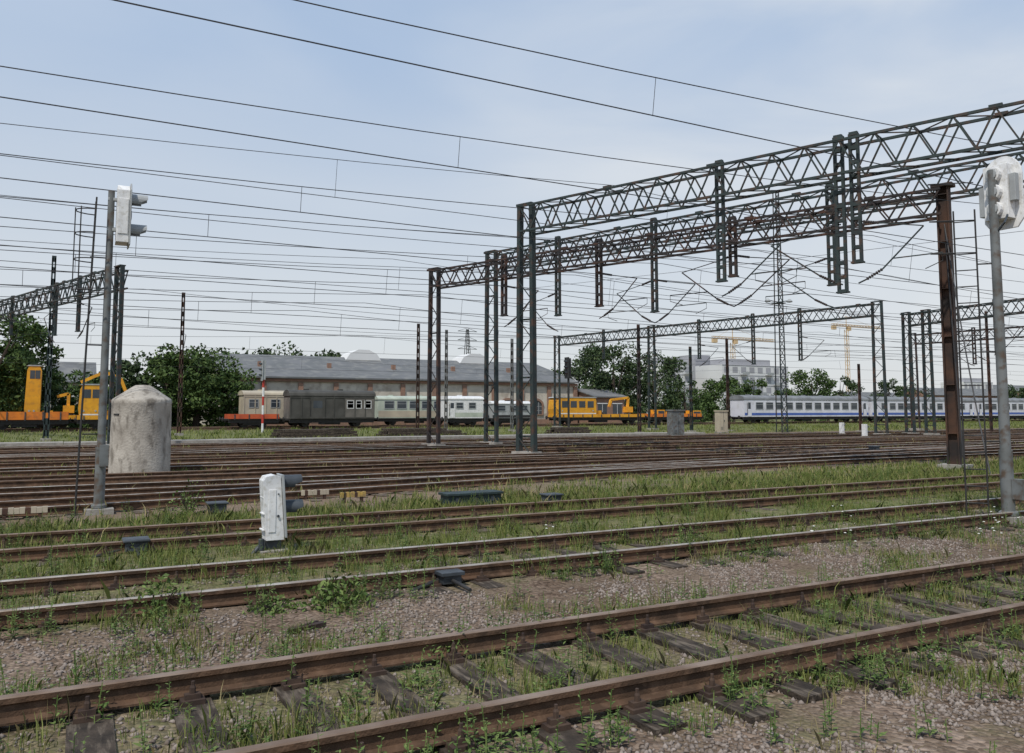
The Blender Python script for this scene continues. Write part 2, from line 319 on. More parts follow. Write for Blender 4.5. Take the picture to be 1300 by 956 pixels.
# ------------------------------------------------------------------ grass
def blades(P,hmin,hmax,wd,nb,spread):
    N=len(P); K=N*nb
    base=np.repeat(P,nb,0)+np.c_[rng.normal(0,spread,(K,2)),np.zeros(K)]
    hh=np.repeat(rng.uniform(hmin,hmax,N),nb)*rng.uniform(.5,1.1,K)
    an=rng.uniform(0,2*np.pi,K); ln=rng.uniform(.1,.7,K)*hh
    dx=np.c_[np.cos(an),np.sin(an),np.zeros(K)]; a2=rng.uniform(0,2*np.pi,K); wx=np.c_[np.cos(a2),np.sin(a2),np.zeros(K)]*(wd*rng.uniform(.6,1.3,K))[:,None]
    up=np.array([0,0,1.0])
    mid=base+up*(hh*.6)[:,None]+dx*(ln*.3)[:,None]; tip=base+up*hh[:,None]*.97+dx*ln[:,None]
    base=base-up*.02
    out=np.stack([base-wx,base+wx,mid+wx*.8,tip+wx*.12,tip-wx*.12,mid-wx*.8],1)
    return out.reshape(-1,3)
def scatter(n,w0,w1,pw,thr,avoid=True):
    out=[]; tries=0
    while len(out)<n and tries<n*40:
        tries+=1
        w=w0+(w1-w0)*random.random()**pw; s=random.uniform(-.25*w-1.2,1.95*w+2)
        if avoid and w<50:
            if min(abs(abs(w-t)-.7525) for t in TR)<.06: continue
        d=densf(w,s)+.6*noise.noise(Vector((s*.7,w*.9,3)))+.3*noise.noise(Vector((s*2.6,w*2.6,7)))
        if d<thr+random.uniform(-.12,.12): continue
        out.append((s,w,gz(s,w)))
    return np.array(out)
npmesh('grass',np.concatenate([blades(scatter(10500,2.2,16.8,1.0,.63),.03,.15,.0034,9,.05),
    blades(scatter(1500,5,16.8,.9,.82),.10,.32,.004,12,.06),
    blades(scatter(5600,14,50,1.2,.64),.05,.22,.012,7,.12),
    blades(scatter(4200,50,99,1.0,.6),.1,.4,.03,6,.3)]),6,'grassm')
npmesh('dry_grass',np.concatenate([blades(scatter(3200,2.2,16.8,1.0,.52),.03,.2,.0028,6,.06),blades(scatter(2600,14,60,1.1,.55),.06,.3,.01,6,.14)]),6,'dry')
def weeds(P,hmin,hmax):
    Q=[];
    for p in P:
        for st in range(random.randint(1,4)):
            h=random.uniform(hmin,hmax); bx,by=p[0]+random.gauss(0,.05),p[1]+random.gauss(0,.05); la=random.uniform(0,6.28); ln=random.uniform(0,.25)*h
            top=(bx+math.cos(la)*ln,by+math.sin(la)*ln,p[2]+h)
            a=random.uniform(0,3.14); wx,wy=.003*math.cos(a),.003*math.sin(a)
            Q+=[(bx-wx,by-wy,p[2]-.01),(bx+wx,by+wy,p[2]-.01),(top[0]+wx,top[1]+wy,top[2]),(top[0]-wx,top[1]-wy,top[2])]
            nl=int(h/.018)
            for i in range(nl):
                t=(i+1)/nl; cx,cy,cz=bx+(top[0]-bx)*t,by+(top[1]-by)*t,p[2]+h*t
                a=i*2.4+random.uniform(-.4,.4); l=random.uniform(.03,.075)*(1.15-t*.75); dz=l*random.uniform(-.1,.7); hw=l*.22
                ca,sa=math.cos(a),math.sin(a)
                Q+=[(cx,cy,cz),(cx+ca*l*.5-sa*hw,cy+sa*l*.5+ca*hw,cz+dz*.6),(cx+ca*l,cy+sa*l,cz+dz*.8),(cx+ca*l*.5+sa*hw,cy+sa*l*.5-ca*hw,cz+dz*.6)]
    return np.array(Q)
def strip(n,w,sp,s0,s1):
    out=[]
    while len(out)<n:
        s=random.uniform(s0,s1)
        if noise.noise(Vector((s*.7,w,1)))<random.uniform(-.35,.2): continue
        y=w+random.gauss(0,sp); out.append((s,y,gz(s,y)))
    return np.array(out)
npmesh('weeds',np.concatenate([weeds(scatter(640,2.6,10,1.0,.38),.06,.28),weeds(scatter(650,8,16.8,.9,.66),.12,.42),
    weeds(strip(150,6.35,.14,-3,14),.12,.36),weeds(strip(90,4.25,.12,-2,10),.08,.28),weeds(strip(130,8.45,.17,-4,18),.12,.40),weeds(strip(130,10.6,.17,-4,22),.12,.40),weeds(strip(90,5.3,.35,-2,12),.06,.22),weeds(strip(70,16.4,.3,-4,30),.2,.5)]),4,'weedm')
def leafq(c,sz):
    n=len(c); a=rng.normal(0,1,(n,3)); a/=np.linalg.norm(a,axis=1)[:,None]; b_=np.cross(a,rng.normal(0,1,(n,3))); b_/=np.linalg.norm(b_,axis=1)[:,None]
    s=(sz*rng.uniform(.55,1.25,n))[:,None]
    return np.stack([c-a*s,c-b_*s*.5,c+a*s,c+b_*s*.5],1).reshape(-1,3)
def bush(u,v,R,H,n,nm='low_bush'):
    p=gnd(u,v); g=grp(nm,p); 
    c=rng.normal(0,1,(n,3)); c/=np.linalg.norm(c,axis=1)[:,None]; c*=rng.uniform(.35,1,(n,1))**.5; c[:,2]=abs(c[:,2]); c*=np.array([R,R,H]); c*=1+.35*np.sin(c[:,:1]*19+c[:,1:2]*13)
    V=leafq(c,R*.11); npmesh('leaves',V,4,'weedm',g)
    m=MB(); 
    for i in range(9):
        a=random.uniform(0,6.28); m.tube([(p.x,p.y,-.02),(p.x+math.cos(a)*R*.6,p.y+math.sin(a)*R*.6,H*.7)],.006,4)
    m.obj('stems',['bark'],g)
bush(430,770,.30,.28,560); bush(350,776,.25,.13,260); bush(200,778,.3,.30,380); bush(1150,805,.12,.10,80); bush(560,840,.2,.24,240); bush(240,655,.3,.55,300); bush(775,722,.16,.2,160); bush(870,690,.2,.3,200)
m=MB()
for (u,v) in[(1068,665),(1075,700),(1262,690),(1268,682),(1250,690),(700,690),(1275,668),(1030,690)]:
    p=gnd(u,v)
    for k in range(4):
        x,y=p.x+random.gauss(0,.1),p.y+random.gauss(0,.1); z=random.uniform(.12,.3)
        m.tube([(x,y,-.01),(x+.01,y,z)],.003,3); m.lathe([(.004,0),(.02,.008),(.004,.014)],(x+.01,y,z),7,1)
m.obj('wild_daisies',['weedm','flower'])
# ------------------------------------------------------------------ lattice helpers
def truss(mb,A,B,depth,width,bay,ch=.085,dg=.05):
    A=Vector(A);B=Vector(B);t=B-A;Ln=t.length;t.normalize();sd=Vector((-t.y,t.x,0)).normalized();k=max(2,int(round(Ln/bay)))
    for a in(-1,1):
        for z in(0,1):
            mb.bar(A+sd*a*width/2-Vector((0,0,depth*z+.05)),B+sd*a*width/2-Vector((0,0,depth*z+.05)),ch)
    def P_(i,a,z): return A+t*(Ln*i/k)+sd*a*width/2-Vector((0,0,depth*z+.05))
    for i in range(k):
        for a in(-1,1):
            mb.bar(P_(i,a,0),P_(i+.5,a,1),dg); mb.bar(P_(i+.5,a,1),P_(i+1,a,0),dg)
            if i%4==0: mb.tube([P_(i,a,0)+Vector((0,0,.05))-t*.18,P_(i,a,0)+Vector((0,0,.05))+t*.18],.075,4)
        mb.bar(P_(i,-1,0),P_(i,1,0),dg*.8); mb.bar(P_(i,-1,1),P_(i+1,1,1),dg*.7)
        mb.bar(P_(i,-1,0),P_(i+1,1,0),dg*.7) if i%2 else mb.bar(P_(i,1,0),P_(i+1,-1,0),dg*.7)
def lmast(mb,base,H,t,wt,wb,leg=.11,side=.2,bay=.8,m=0):
    base=Vector(base);t=Vector(t).normalized();sd=Vector((-t.y,t.x,0)); k=int(H/bay)
    def q(z,a,b_=0): w=wb+(wt-wb)*z/H; return base+Vector((0,0,z))+t*(a*w/2)+sd*(b_*side/2)
    for a in(-1,1):
        b=len(mb.v)
        for z in(0,H):
            c=q(z,a)
            for (x,y) in((-.5,-.5),(.5,-.5),(.5,.5),(-.5,.5)): mb.v.append(tuple(c+t*x*leg+sd*y*side))
        for qf in ((0,3,2,1),(4,5,6,7),(0,1,5,4),(1,2,6,5),(2,3,7,6),(3,0,4,7)): mb.face(tuple(b+i for i in qf),m)
    for i in range(k):
        z0,z1=H*i/k,H*(i+1)/k
        mb.bar(q(z0,-1,-.9),q(z1,1,-.9),.035,m) if i%2 else mb.bar(q(z0,1,-.9),q(z1,-1,-.9),.035,m)
        if i%3==0: mb.bar(q(z1,-1,.9),q(z1,1,.9),.07,m)
def insul(mb,a,b_,m=1):
    a=Vector(a);b_=Vector(b_);n=7
    for i in range(n):
        c=a+(b_-a)*(i+.5)/n; d=(b_-a)/n*.3; mb.tube([c-d,c+d],.048,8,m)
    mb.tube([a,b_],.02,6,m)
def cantilever(mb,P,zc,out):
    P=Vector((P[0],P[1],0));o=Vector(out);L_=o.length;d=o/L_
    a=P+Vector((0,0,zc-.25)); b0=a+d*.25+Vector((0,0,.1)); b1=b0+d*.5+Vector((0,0,.28)); e=P+o+Vector((0,0,zc+1.35))
    mb.tube([a,b0],.026,6); insul(mb,b0,b1); mb.tube([b1,e],.026,6)
    a2=P+Vector((0,0,zc+1.75)); b2=a2+d*.7+Vector((0,0,-.12)); mb.tube([a2,a2+d*.2],.025,6); insul(mb,a2+d*.2,b2); mb.tube([b2,e],.018,6)
    r0=b1+(e-b1)*.25; r1=P+o*1.25+Vector((0,0,zc+.45)); mb.tube([r0,r1],.02,6); mb.tube([r1,r1+Vector((0,0,-.25)),P+o+Vector((0,0,zc))],.014,6)
def pendant(mb,c,zt,zb,t,wd=.24,m=0):
    t=Vector(t).normalized(); c=Vector((c[0],c[1],0)); ang=math.atan2(t.y,t.x)
    for a in(-1,1):
        mb.cbox((c.x+t.x*a*wd/2,c.y+t.y*a*wd/2,(zt+zb)/2),(.085,.14,zt-zb),m,ang)
    k=int((zt-zb)/.45)
    for i in range(k+1): 
        z=zb+(zt-zb)*i/k; mb.cbox((c.x,c.y,z),(wd+.03,.15,.12),m,ang)
    mb.cbox((c.x,c.y,zb-.03),(wd+.16,.2,.05),m,ang)
def beam_at(A,B,u):
    r=ray(u,300)
    n=Vector((-r.y,r.x)); a=Vector(A.xy).dot(n); b_=Vector(B.xy).dot(n); t=a/(a-b_); return A+(B-A)*t
def gantry(uL,vL,uR,vR,H,ext,depth,width,matk,masts,pends,lext=0.0,bay=1.15,rightmast=True,mm=None,leg=.11,side=.2,mw=.75):
    A=on_z(uL,vL,H);B=on_z(uR,vR,H);B=A+(B-A)*ext; A=A+(A-B)*lext; t=(B-A).normalized()
    g=grp('overhead_line_gantry',(A.x,A.y,0)); mb=MB(); truss(mb,A,B,depth,width,bay); mb.obj('truss_beam',[matk],g)
    ml=[A]; 
    if rightmast: ml.append(B)
    for u in masts: ml.append(beam_at(A,B,u))
    for i,p in enumerate(ml):
        m_=MB(); lmast(m_,(p.x,p.y,0),H+.12,t,mw*.85,mw*1.05,leg,side); m_.cbox((p.x,p.y,.08),(1.1,.7,.25),1,math.atan2(t.y,t.x))
        m_.cbox((p.x,p.y,H+.13),(mw,.3,.06),0,math.atan2(t.y,t.x))
        m_.obj('lattice_mast',[mm[i] if mm and i<len(mm) else matk,'concl'],g)
    for pd in pends:
        u,vb=pd[0],pd[1]; p=beam_at(A,B,u); zb=zat(p,vb); c=MB(); pendant(c,p,H+.2,zb,t)
        if len(pd)>2:
            for sgn in pd[2]: cantilever(c,p,6.3,t*sgn*pd[3])
        c.obj('drop_post',[matk,'porc'],g)
    return A,B
G1=gantry(668,263,1300,133,10.8,1.75,1.1,.85,'steel',[],[(915,356,(1,),2.2),(1068,370,(-1,),2.4),(1088,332,(1,),2.0),(1400,330,(1,),2.2)],leg=.17,mw=.78,side=.26,mm=['steel'])
G2=gantry(624,322,1250,205,10.8,1.5,1.0,.8,'steel',[],[(708,400,(-1,),2.0),(830,395,(1,-1),2.2),(1055,361,(-1,),2.3)],mw=.8,leg=.16)
G3=gantry(552,344,1197,240,9.4,1.0,.85,.75,'steelr',[],[(640,400,(1,),2.2),(760,388,(1,),2.0),(930,350,(1,-1),2.3)],rightmast=False,mw=.7,leg=.14)
m=MB(); p=G3[1]; t=(G3[1]-G3[0]).normalized(); ang=math.atan2(t.y,t.x)
g=grp('rusty_steel_mast',(p.x,p.y,0))
for a in(-1,1):
    m.cbox((p.x+t.x*.17*a,p.y+t.y*.17*a,4.75),(.05,.34,9.5),0,ang)
m.cbox((p.x,p.y,4.75),(.29,.03,9.5),0,ang); m.cbox((p.x,p.y,9.5),(.66,.5,.1),0,ang); m.cbox((p.x,p.y,.06),(.9,.8,.25),1,ang)
for z in np.arange(1.2,9.3,1.6): m.cbox((p.x,p.y,z),(.26,.30,.03),0,ang)
m.obj('mast_column',['mastrust','concl'],g)
m=MB()
for du,vb in((28,600),(62,610)):
    q=gnd(1197+du,vb); pp=[Vector((p.x,p.y,8.2)).lerp(Vector((q.x,q.y,0)),i/6)-Vector((0,0,.5*math.sin(math.pi*i/6))) for i in range(7)]; m.tube(pp,.022,5)
m.obj('guy_cables',['wire'],g)
G4=gantry(707,428,1113,385,10.2,1.0,.9,.8,'steel',[825],[(765,455),(885,455,(1,),2.2),(953,462,(-1,),2.2),(1012,457,(1,),2.2)],bay=1.3,mw=.85,leg=.15)
G5=gantry(1150,399,1300,379,9.6,1.6,.9,.8,'steel',[1171],[(1205,440,(1,),2.2),(1259,450,(1,),2.2)],bay=1.3,leg=.14)
G7=gantry(1158,425,1300,414,9.4,1.7,.9,.8,'steelr',[],[(1230,462,(-1,),2.2)],bay=1.4)
G6=gantry(0,385,152,341,9.4,1.0,.95,.85,'steel',[],[(20,425,(1,),2.0),(104,420,(1,),2.0),(75,425,(-1,),2.0)],lext=.9,mw=.85,leg=.15)
# ------------------------------------------------------------------ single catenary poles
def pole(u,vb,vt,nm='catenary_pole',can=True,mk='mastrust',d=1):
    p=gnd(u,vb); H=zat(p,vt); g=grp(nm,(p.x,p.y,0)); m=MB()
    m.bar((p.x-.12,p.y,0),(p.x-.08,p.y,H),.10); m.bar((p.x+.12,p.y,0),(p.x+.08,p.y,H),.10)
    for z in np.arange(.5,H,.75): m.cbox((p.x,p.y,z),(.26,.1,.4))
    m.cbox((p.x,p.y,.05),(.6,.6,.25),1)
    m.obj('column',[mk,'concl'],g)
    if can:
        c=MB(); cantilever(c,(p.x,p.y),6.3,(0,d*2.4,0)); c.obj('cantilever',['wire','porc'],g)
pole(58,560,327,mk='dgreen',d=-1); pole(227,553,374,d=-1); pole(530,549,412,can=False); pole(566,547,420,can=False,mk='polegrey'); pole(650,548,430,can=False,mk='polegrey')
pole(1093,549,462,can=False); pole(925,548,430,can=False); pole(812,551,412,mk='steelr',d=-1); pole(1259,551,395,can=True); pole(878,549,440,can=False,mk='steel')
# ------------------------------------------------------------------ overhead wires
def wire_pair(w,zc=6.3,s0=None,rc=.010,dz=1.35,span=62,dr=6):
    if s0 is None: s0=17.7+(32-w)*.38
    g=grp('overhead_wires',(s0,w,zc)); c=MB()
    ss=np.arange(s0-span*1.5,s0+span*4,span/16)
    def zm(s): t=((s-s0)/span)%1.0; return zc+.4+(dz-.4)*(2*t-1)**2
    def wy(s): t=((s-s0)/span)%2.0; return w+.22*(abs(t-1)*2-1)
    c.tube([(s,wy(s),zc) for s in ss],rc,4); c.tube([(s,w,zm(s)) for s in ss],rc*.9,4)
    for s in np.arange(s0-span*1.5+2,s0+span*4,span/dr): c.tube([(s,wy(s),zc),(s,w,zm(s))],rc*.6,3)
    c.obj('contact_and_messenger_wire',['wire'],g)
for i,w in enumerate(TR):
    if i==0: continue
    wire_pair(w+.0,6.35 if i<3 else 6.3,rc=.007+.00026*w)
wire_pair(88,6.3,20,.016); wire_pair(31.2,6.8,20,.013); wire_pair(62,6.4,20,.015); wire_pair(19.6,7.2,14,.010)
g=grp('feeder_cables',(0,60,9)); c=MB()
for (w,z) in((56,9.5),(66,9.3),(75,9.8),(44,10.5),(36,10.9),(27,8.8)):
    ss=np.arange(-80,330,4); c.tube([(s,w,z-.9*(1-(2*(((s+w)/60)%1)-1)**2)) for s in ss],.009+w*.00014,4)
c.obj('cables',['wire'],g)
g=grp('cross_span_wires',(G1[0].x,G1[0].y,8)); c=MB()
for (A,B) in(G1,G4):
    z=7.2; n=10; c.tube([(A.x+(B.x-A.x)*i/n,A.y+(B.y-A.y)*i/n,z-.1*math.sin(math.pi*i/n)) for i in range(n+1)],.008,4)
c.obj('wires',['wire'],g)
# ------------------------------------------------------------------ left colour light signal
def hood(mb,x,y,z,r,l,m=1,dirx=1,lens=2):
    n=12; b=len(mb.v)
    for k,(xx) in enumerate((x,x+dirx*l)):
        for j in range(n+1):
            a=math.radians(-35+250*j/n); mb.v.append((xx-(dirx*l*.35 if k and (j<2 or j>n-2) else 0),y+r*math.cos(a),z+r*math.sin(a)))
    for j in range(n): mb.face((b+j,b+j+1,b+n+1+j+1,b+n+1+j),m)
    mb.tube([(x,y,z),(x+dirx*.03,y,z)],r*.8,16,lens)
p=gnd(125,652); Ht=zat(p,236)
g=grp('railway_signal',(p.x,p.y,0)); m=MB()
m.tube([(p.x,p.y,0),(p.x,p.y,1.2)],.095,14); m.tube([(p.x,p.y,1.2),(p.x,p.y,Ht-.1)],.075,14,0,.06); m.cbox((p.x,p.y,.0),(.5,.5,.2),1)
m.lathe([(.14,0),(.14,.05),(.1,.08)],(p.x,p.y,.11),14); m.lathe([(.10,0),(.10,.05)],(p.x,p.y,1.2),14)
m.box(p.x-.03,p.x+.12,p.y-.3,p.y-.08,.9,1.3,0)
m.obj('post',['polegrey','concl'],g,smooth=True)
m=MB(); hx=p.x+.10
m.prism([(p.y-.22,Ht-1.13),(p.y+.22,Ht-1.13),(p.y+.22,Ht-.1),(p.y+.13,Ht),(p.y-.13,Ht),(p.y-.22,Ht-.1)],hx,hx+.22,0)
m.prism([(p.y-.30,Ht-1.18),(p.y+.30,Ht-1.18),(p.y+.30,Ht-.1),(p.y+.17,Ht+.05),(p.y-.17,Ht+.05),(p.y-.30,Ht-.1)],hx+.224,hx+.25,3)
for z in(Ht-.25,Ht-.85): hood(m,hx+.25,p.y,z,.13,.3,1)
m.tube([(hx+.25,p.y,Ht-.55),(hx+.27,p.y,Ht-.55)],.1,14,2)
for z in(Ht-.62,): m.box(hx+.02,hx+.2,p.y-.235,p.y-.222,z-.35,z+.35,0)
m.box(hx-.16,hx,p.y-.05,p.y+.05,Ht-.9,Ht-.84,1); m.box(hx-.16,hx,p.y-.05,p.y+.05,Ht-.3,Ht-.24,1)
m.obj('signal_head',['white','greyp','glass','greyp'],g,bevel=.01)
m=MB(); lx=p.x-.28
for a in(-.2,.2): m.tube([(lx-.12,p.y+a,0),(lx+.02,p.y+a,Ht-.3)],.016,6)
for z in np.arange(.3,Ht-.4,.3): m.tube([(lx-.12+.14*z/Ht,p.y-.2,z),(lx-.12+.14*z/Ht,p.y+.2,z)],.011,5)
for z in(1.5,3.2,4.9): m.tube([(lx-.05,p.y,z),(p.x,p.y,z)],.014,5)
for z in(Ht-.55,Ht-1.0,Ht-1.5,Ht-2.1):
    m.tube([(lx+.0-.33*math.sin(math.pi*i/8),p.y-.28*math.cos(math.pi*i/8),z) for i in range(9)],.012,5)
for i in(2,4,6): m.tube([(lx-.33*math.sin(math.pi*i/8),p.y-.28*math.cos(math.pi*i/8),Ht-.5) ,(lx-.33*math.sin(math.pi*i/8),p.y-.28*math.cos(math.pi*i/8),Ht-2.1)],.011,5)
m.obj('ladder',['black'],g)
# ------------------------------------------------------------------ right signal (seen from the rear)
p=gnd(1281,662); Ht=zat(p,196)
g=grp('railway_signal',(p.x,p.y,0)); m=MB()
m.tube([(p.x,p.y,0),(p.x,p.y,1.2)],.11,14); m.tube([(p.x,p.y,1.2),(p.x,p.y,Ht-.3)],.09,14,0,.075); m.cbox((p.x,p.y,.0),(.5,.5,.2),1)
m.lathe([(.16,0),(.16,.05),(.12,.08)],(p.x,p.y,.11),14)
m.box(p.x-.05,p.x+.09,p.y-.29,p.y-.11,.4,.75,0); m.lathe([(.11,0),(.11,.05)],(p.x,p.y,1.2),14)
m.obj('post',['polegrey','concl'],g,smooth=True)
m=MB(); hx=p.x+.18
pr=[(p.y+.36*math.cos(math.radians(a)),Ht-.38+.38*math.sin(math.radians(a))) for a in range(0,181,15)]+[(p.y-.36,Ht-1.2),(p.y-.24,Ht-1.36),(p.y+.24,Ht-1.36),(p.y+.36,Ht-1.2)]
m.prism(pr,hx+.12,hx+.16,0)
m.box(hx-.10,hx+.118,p.y-.22,p.y+.22,Ht-1.2,Ht-.2,0)
for z in(Ht-.38,Ht-.70,Ht-1.02):
    m.tube([(hx-.20,p.y,z),(hx-.102,p.y,z)],.14,16,0); m.tube([(hx-.23,p.y,z),(hx-.202,p.y,z)],.10,14,3)
    hood(m,hx+.162,p.y,z,.12,.3,1,1)
m.box(hx-.06,hx+.06,p.y+.23,p.y+.34,Ht-1.1,Ht-.55,3); m.box(hx-.06,hx+.06,p.y-.34,p.y-.23,Ht-.9,Ht-.4,3)
m.tube([(p.x,p.y,Ht-1.5),(p.x-.02,p.y-.2,Ht-1.3),(p.x+.08,p.y-.2,Ht-1.15)],.022,6,2)
m.obj('signal_head',['white','greyp','glass','greyp'],g,bevel=.008)
m=MB()
q=[(p.x-.22,p.y+.22),(p.x-.42,p.y+.50)]
for a in q: m.tube([(a[0]-.0,a[1],0),(a[0],a[1],Ht-1.0)],.015,6)
for z in np.arange(.3,Ht-1.0,.3): m.tube([(q[0][0],q[0][1],z),(q[1][0],q[1][1],z)],.011,5)
for z in(1.4,3.0,4.6): m.tube([(q[0][0],q[0][1],z),(p.x,p.y,z)],.014,5)
for z in(Ht-.5,Ht-1.2,Ht-1.8): m.tube([(q[0][0]-.5*math.sin(math.pi*i/8)+(q[1][0]-q[0][0])*i/8,q[0][1]+(q[1][1]-q[0][1])*i/8+.35*math.sin(math.pi*i/8),z) for i in range(9)],.011,5)
m.obj('ladder',['black'],g)
# ------------------------------------------------------------------ dwarf signal
p=gnd(346,700); g=grp('dwarf_shunting_signal',(p.x,p.y,0)); m=MB(); H=zat(p,602)
m.prism([(p.x-.12,.17),(p.x+.125,.17),(p.x+.06,H-.03),(p.x-.02,H),(p.x-.14,H-.02),(p.x-.18,H-.08)],p.y-.15,p.y+.13,0,'y')
m.prism([(p.x+.128,.2),(p.x+.158,.2),(p.x+.095,H),(p.x+.065,H)],p.y-.19,p.y+.17,1,'y')
m.box(p.x-.10,p.x+.0,p.y-.160,p.y-.151,.28,H-.2,0)
for z in(.3,.52,.74): m.box(p.x-.168,p.x-.14,p.y-.12,p.y+.1,z,z+.02,0)
m.tube([(p.x+.03,p.y-.15,.5),(p.x+.03,p.y-.175,.5)],.018,8,2); m.tube([(p.x+.03,p.y-.15,.8),(p.x+.03,p.y-.165,.8)],.012,8,2)
m.obj('signal_case',['white','greyp','dgrey'],g,bevel=.012)
m=MB()
for z,dx_ in((H-.12,.10),(H-.47,.125)):
    hood(m,p.x+dx_,p.y,z,.105,.27,1); hood(m,p.x+dx_+.002,p.y,z,.098,.265,1)
m.obj('lamp_hoods',['greyp','dgrey','glass'],g,smooth=True)
m=MB(); m.box(p.x-.2,p.x+.2,p.y-.2,p.y+.2,-.1,.04,1); m.box(p.x-.12,p.x+.10,p.y-.09,p.y+.09,.04,.17,0); m.tube([(p.x-.2,p.y-.1,.1),(p.x-.32,p.y-.15,-.02)],.03,8,0)
m.tube([(p.x-.18,p.y-.12,.04),(p.x-.18,p.y-.12,.2)],.04,8,0)
m.obj('base',['dgrey','concl'],g,bevel=.008)
# ------------------------------------------------------------------ concrete bunker
p=gnd(177,604); R=.85; H=zat(p,507); Hc=zat(p,490); g=grp('concrete_bunker',(p.x,p.y,0)); m=MB()
m.lathe([(R*1.01,-.1),(R,.0),(R*.985,H*.5),(R*.975,H-.16),(R*.985,H-.14),(R*.985,H-.03),(R*.95,H+.01),(.30,Hc-.04),(.20,Hc+.02),(.02,Hc+.03)],(p.x,p.y,0),48); m.obj('shell',['conc'],g,smooth=True)
m=MB()
for a in(.6,2.2,3.7): m.cbox((p.x+R*.985*math.cos(a),p.y+R*.985*math.sin(a),H-.45),(.03,.22,.05),0,a)
m.obj('viewing_slits',['black'],g)
# ------------------------------------------------------------------ small trackside items
def pointmachine(u,v,L_=.34,H=.2,nm='point_machine'):
    p=gnd(u,v); g=grp(nm,(p.x,p.y,0)); m=MB(); m.box(p.x-L_/2,p.x+L_/2,p.y-.14,p.y+.14,.03,H,0); m.box(p.x-L_/2-.03,p.x+L_/2+.03,p.y-.17,p.y+.17,H-.02,H+.02,0)
    m.box(p.x-L_*.35,p.x-L_*.1,p.y-.145,p.y-.10,.08,H-.05,1); m.obj('housing',['dgrey','black'],g,bevel=.015)
    m=MB(); m.tube([(p.x,p.y-.14,.07),(p.x,p.y-.6,.05)],.02,8); m.tube([(p.x-L_/2,p.y,.06),(p.x-L_/2-.4,p.y-.2,.01)],.025,8); m.obj('rods',['black'],g)
pointmachine(172,702,.28,.18); pointmachine(568,742,.22,.14); pointmachine(275,652,.32,.2); pointmachine(1110,575,.4,.3); pointmachine(700,640,.35,.2)
p=gnd(598,641); g=grp('cable_junction_box',(p.x,p.y,0)); m=MB(); m.box(p.x-.6,p.x+.6,p.y-.2,p.y+.2,-.05,.22,0); m.box(p.x-.64,p.x+.64,p.y-.24,p.y+.24,.22,.27,0)
for k in(-.4,0,.4): m.box(p.x+k-.04,p.x+k+.04,p.y-.215,p.y-.2,.08,.18,1)
m.obj('case',['dgreen','dgrey'],g,bevel=.012)
for (u,v,L_) in((400,634,.6),(448,637,.55),(28,659,.8)):
    p=gnd(u,v); g=grp('striped_track_marker',(p.x,p.y,0)); m=MB(); k=9
    for i in range(k):
        x0=p.x-L_/2+L_*i/k; m.box(x0,x0+L_/k-.004,p.y-.04,p.y+.04,.10,.21 if i%2==0 else .20,0 if i%2==0 else (1 if i%4==1 else 0))
    for a in(-1,1): m.box(p.x+a*L_*.35-.03,p.x+a*L_*.35+.03,p.y-.03,p.y+.03,-.05,.10,1)
    m.obj('striped_board',['oldyel' if u==448 else 'beige','mastrust'],g)
m=MB(); p=gnd(222,690); g=grp('rust_cover_plate',(p.x,p.y,0)); m.cbox((p.x,p.y,.06),(.6,.16,.04),0,.1); m.cbox((p.x,p.y,.02),(.5,.1,.06),0,.1); m.obj('plate',['mastrust'],g)
# short timber offcuts lying in the ballast
for (u,v,l_,a_) in((390,800,.35,.3),(880,775,.5,-.4),(1000,690,.3,.9)):
    m=MB(); p=gnd(u,v); m.cbox((p.x,p.y,.02),(l_,.07,.05),0,a_); m.cbox((p.x+.03,p.y+.05,.035),(l_*.6,.03,.03),0,a_+.25); m.obj('timber_offcut',['mastrust'])
def cabinet(u,v,wd,vt,mk,nm):
    p=gnd(u,v); H=zat(p,vt); g=grp(nm,(p.x,p.y,0)); m=MB(); m.box(p.x-wd/2,p.x+wd/2,p.y-.3,p.y+.3,.12,H-.1,0); m.box(p.x-wd/2-.06,p.x+wd/2+.06,p.y-.36,p.y+.36,H-.1,H,0)
    m.box(p.x-.012,p.x+.012,p.y-.31,p.y-.3,.2,H-.15,1); m.box(p.x+.05,p.x+.09,p.y-.33,p.y-.3,H*.5,H*.5+.16,1); m.box(p.x-wd/2-.04,p.x+wd/2+.04,p.y-.34,p.y+.34,-.05,.12,2)
    for z in(.3,.4,.5): m.box(p.x-wd*.35,p.x-wd*.1,p.y-.31,p.y-.3,z,z+.03,1)
    m.obj('case',[mk,'dgrey','concl'],g)
cabinet(858,555,1.1,520,'polegrey','relay_cabinet'); cabinet(916,550,.9,521,'beige','relay_cabinet')
def dwarf2(u,v):
    p=gnd(u,v); g=grp('dwarf_shunting_signal',(p.x,p.y,0)); m=MB(); m.box(p.x-.12,p.x+.12,p.y-.15,p.y+.15,.2,1.0,0); m.box(p.x-.15,p.x+.15,p.y-.2,p.y+.2,-.05,.2,1)
    hood(m,p.x+.12,p.y,.8,.1,.22,2); hood(m,p.x+.12,p.y,.45,.1,.22,2); m.obj('signal_case',['white','concl','dgrey'],g,bevel=.01)
dwarf2(1069,553); dwarf2(1098,557)
for (u,v,L_,n) in((385,556,4.0,3),(428,554,2.5,3),(525,554,5.0,3),(722,552,3.4,3),(560,553,3,2)):
    p=gnd(u,v); g=grp('sleeper_stack',(p.x,p.y,0)); m=MB()
    for k in range(n):
        for j in range(7-k):
            a=random.uniform(-.04,.04); m.cbox((p.x+random.uniform(-.25,.25),p.y+j*.32-1+k*.16,.12+k*.2),(L_-k*.25,.25,.17),0,a)
    m.obj('sleepers',['wood'],g)
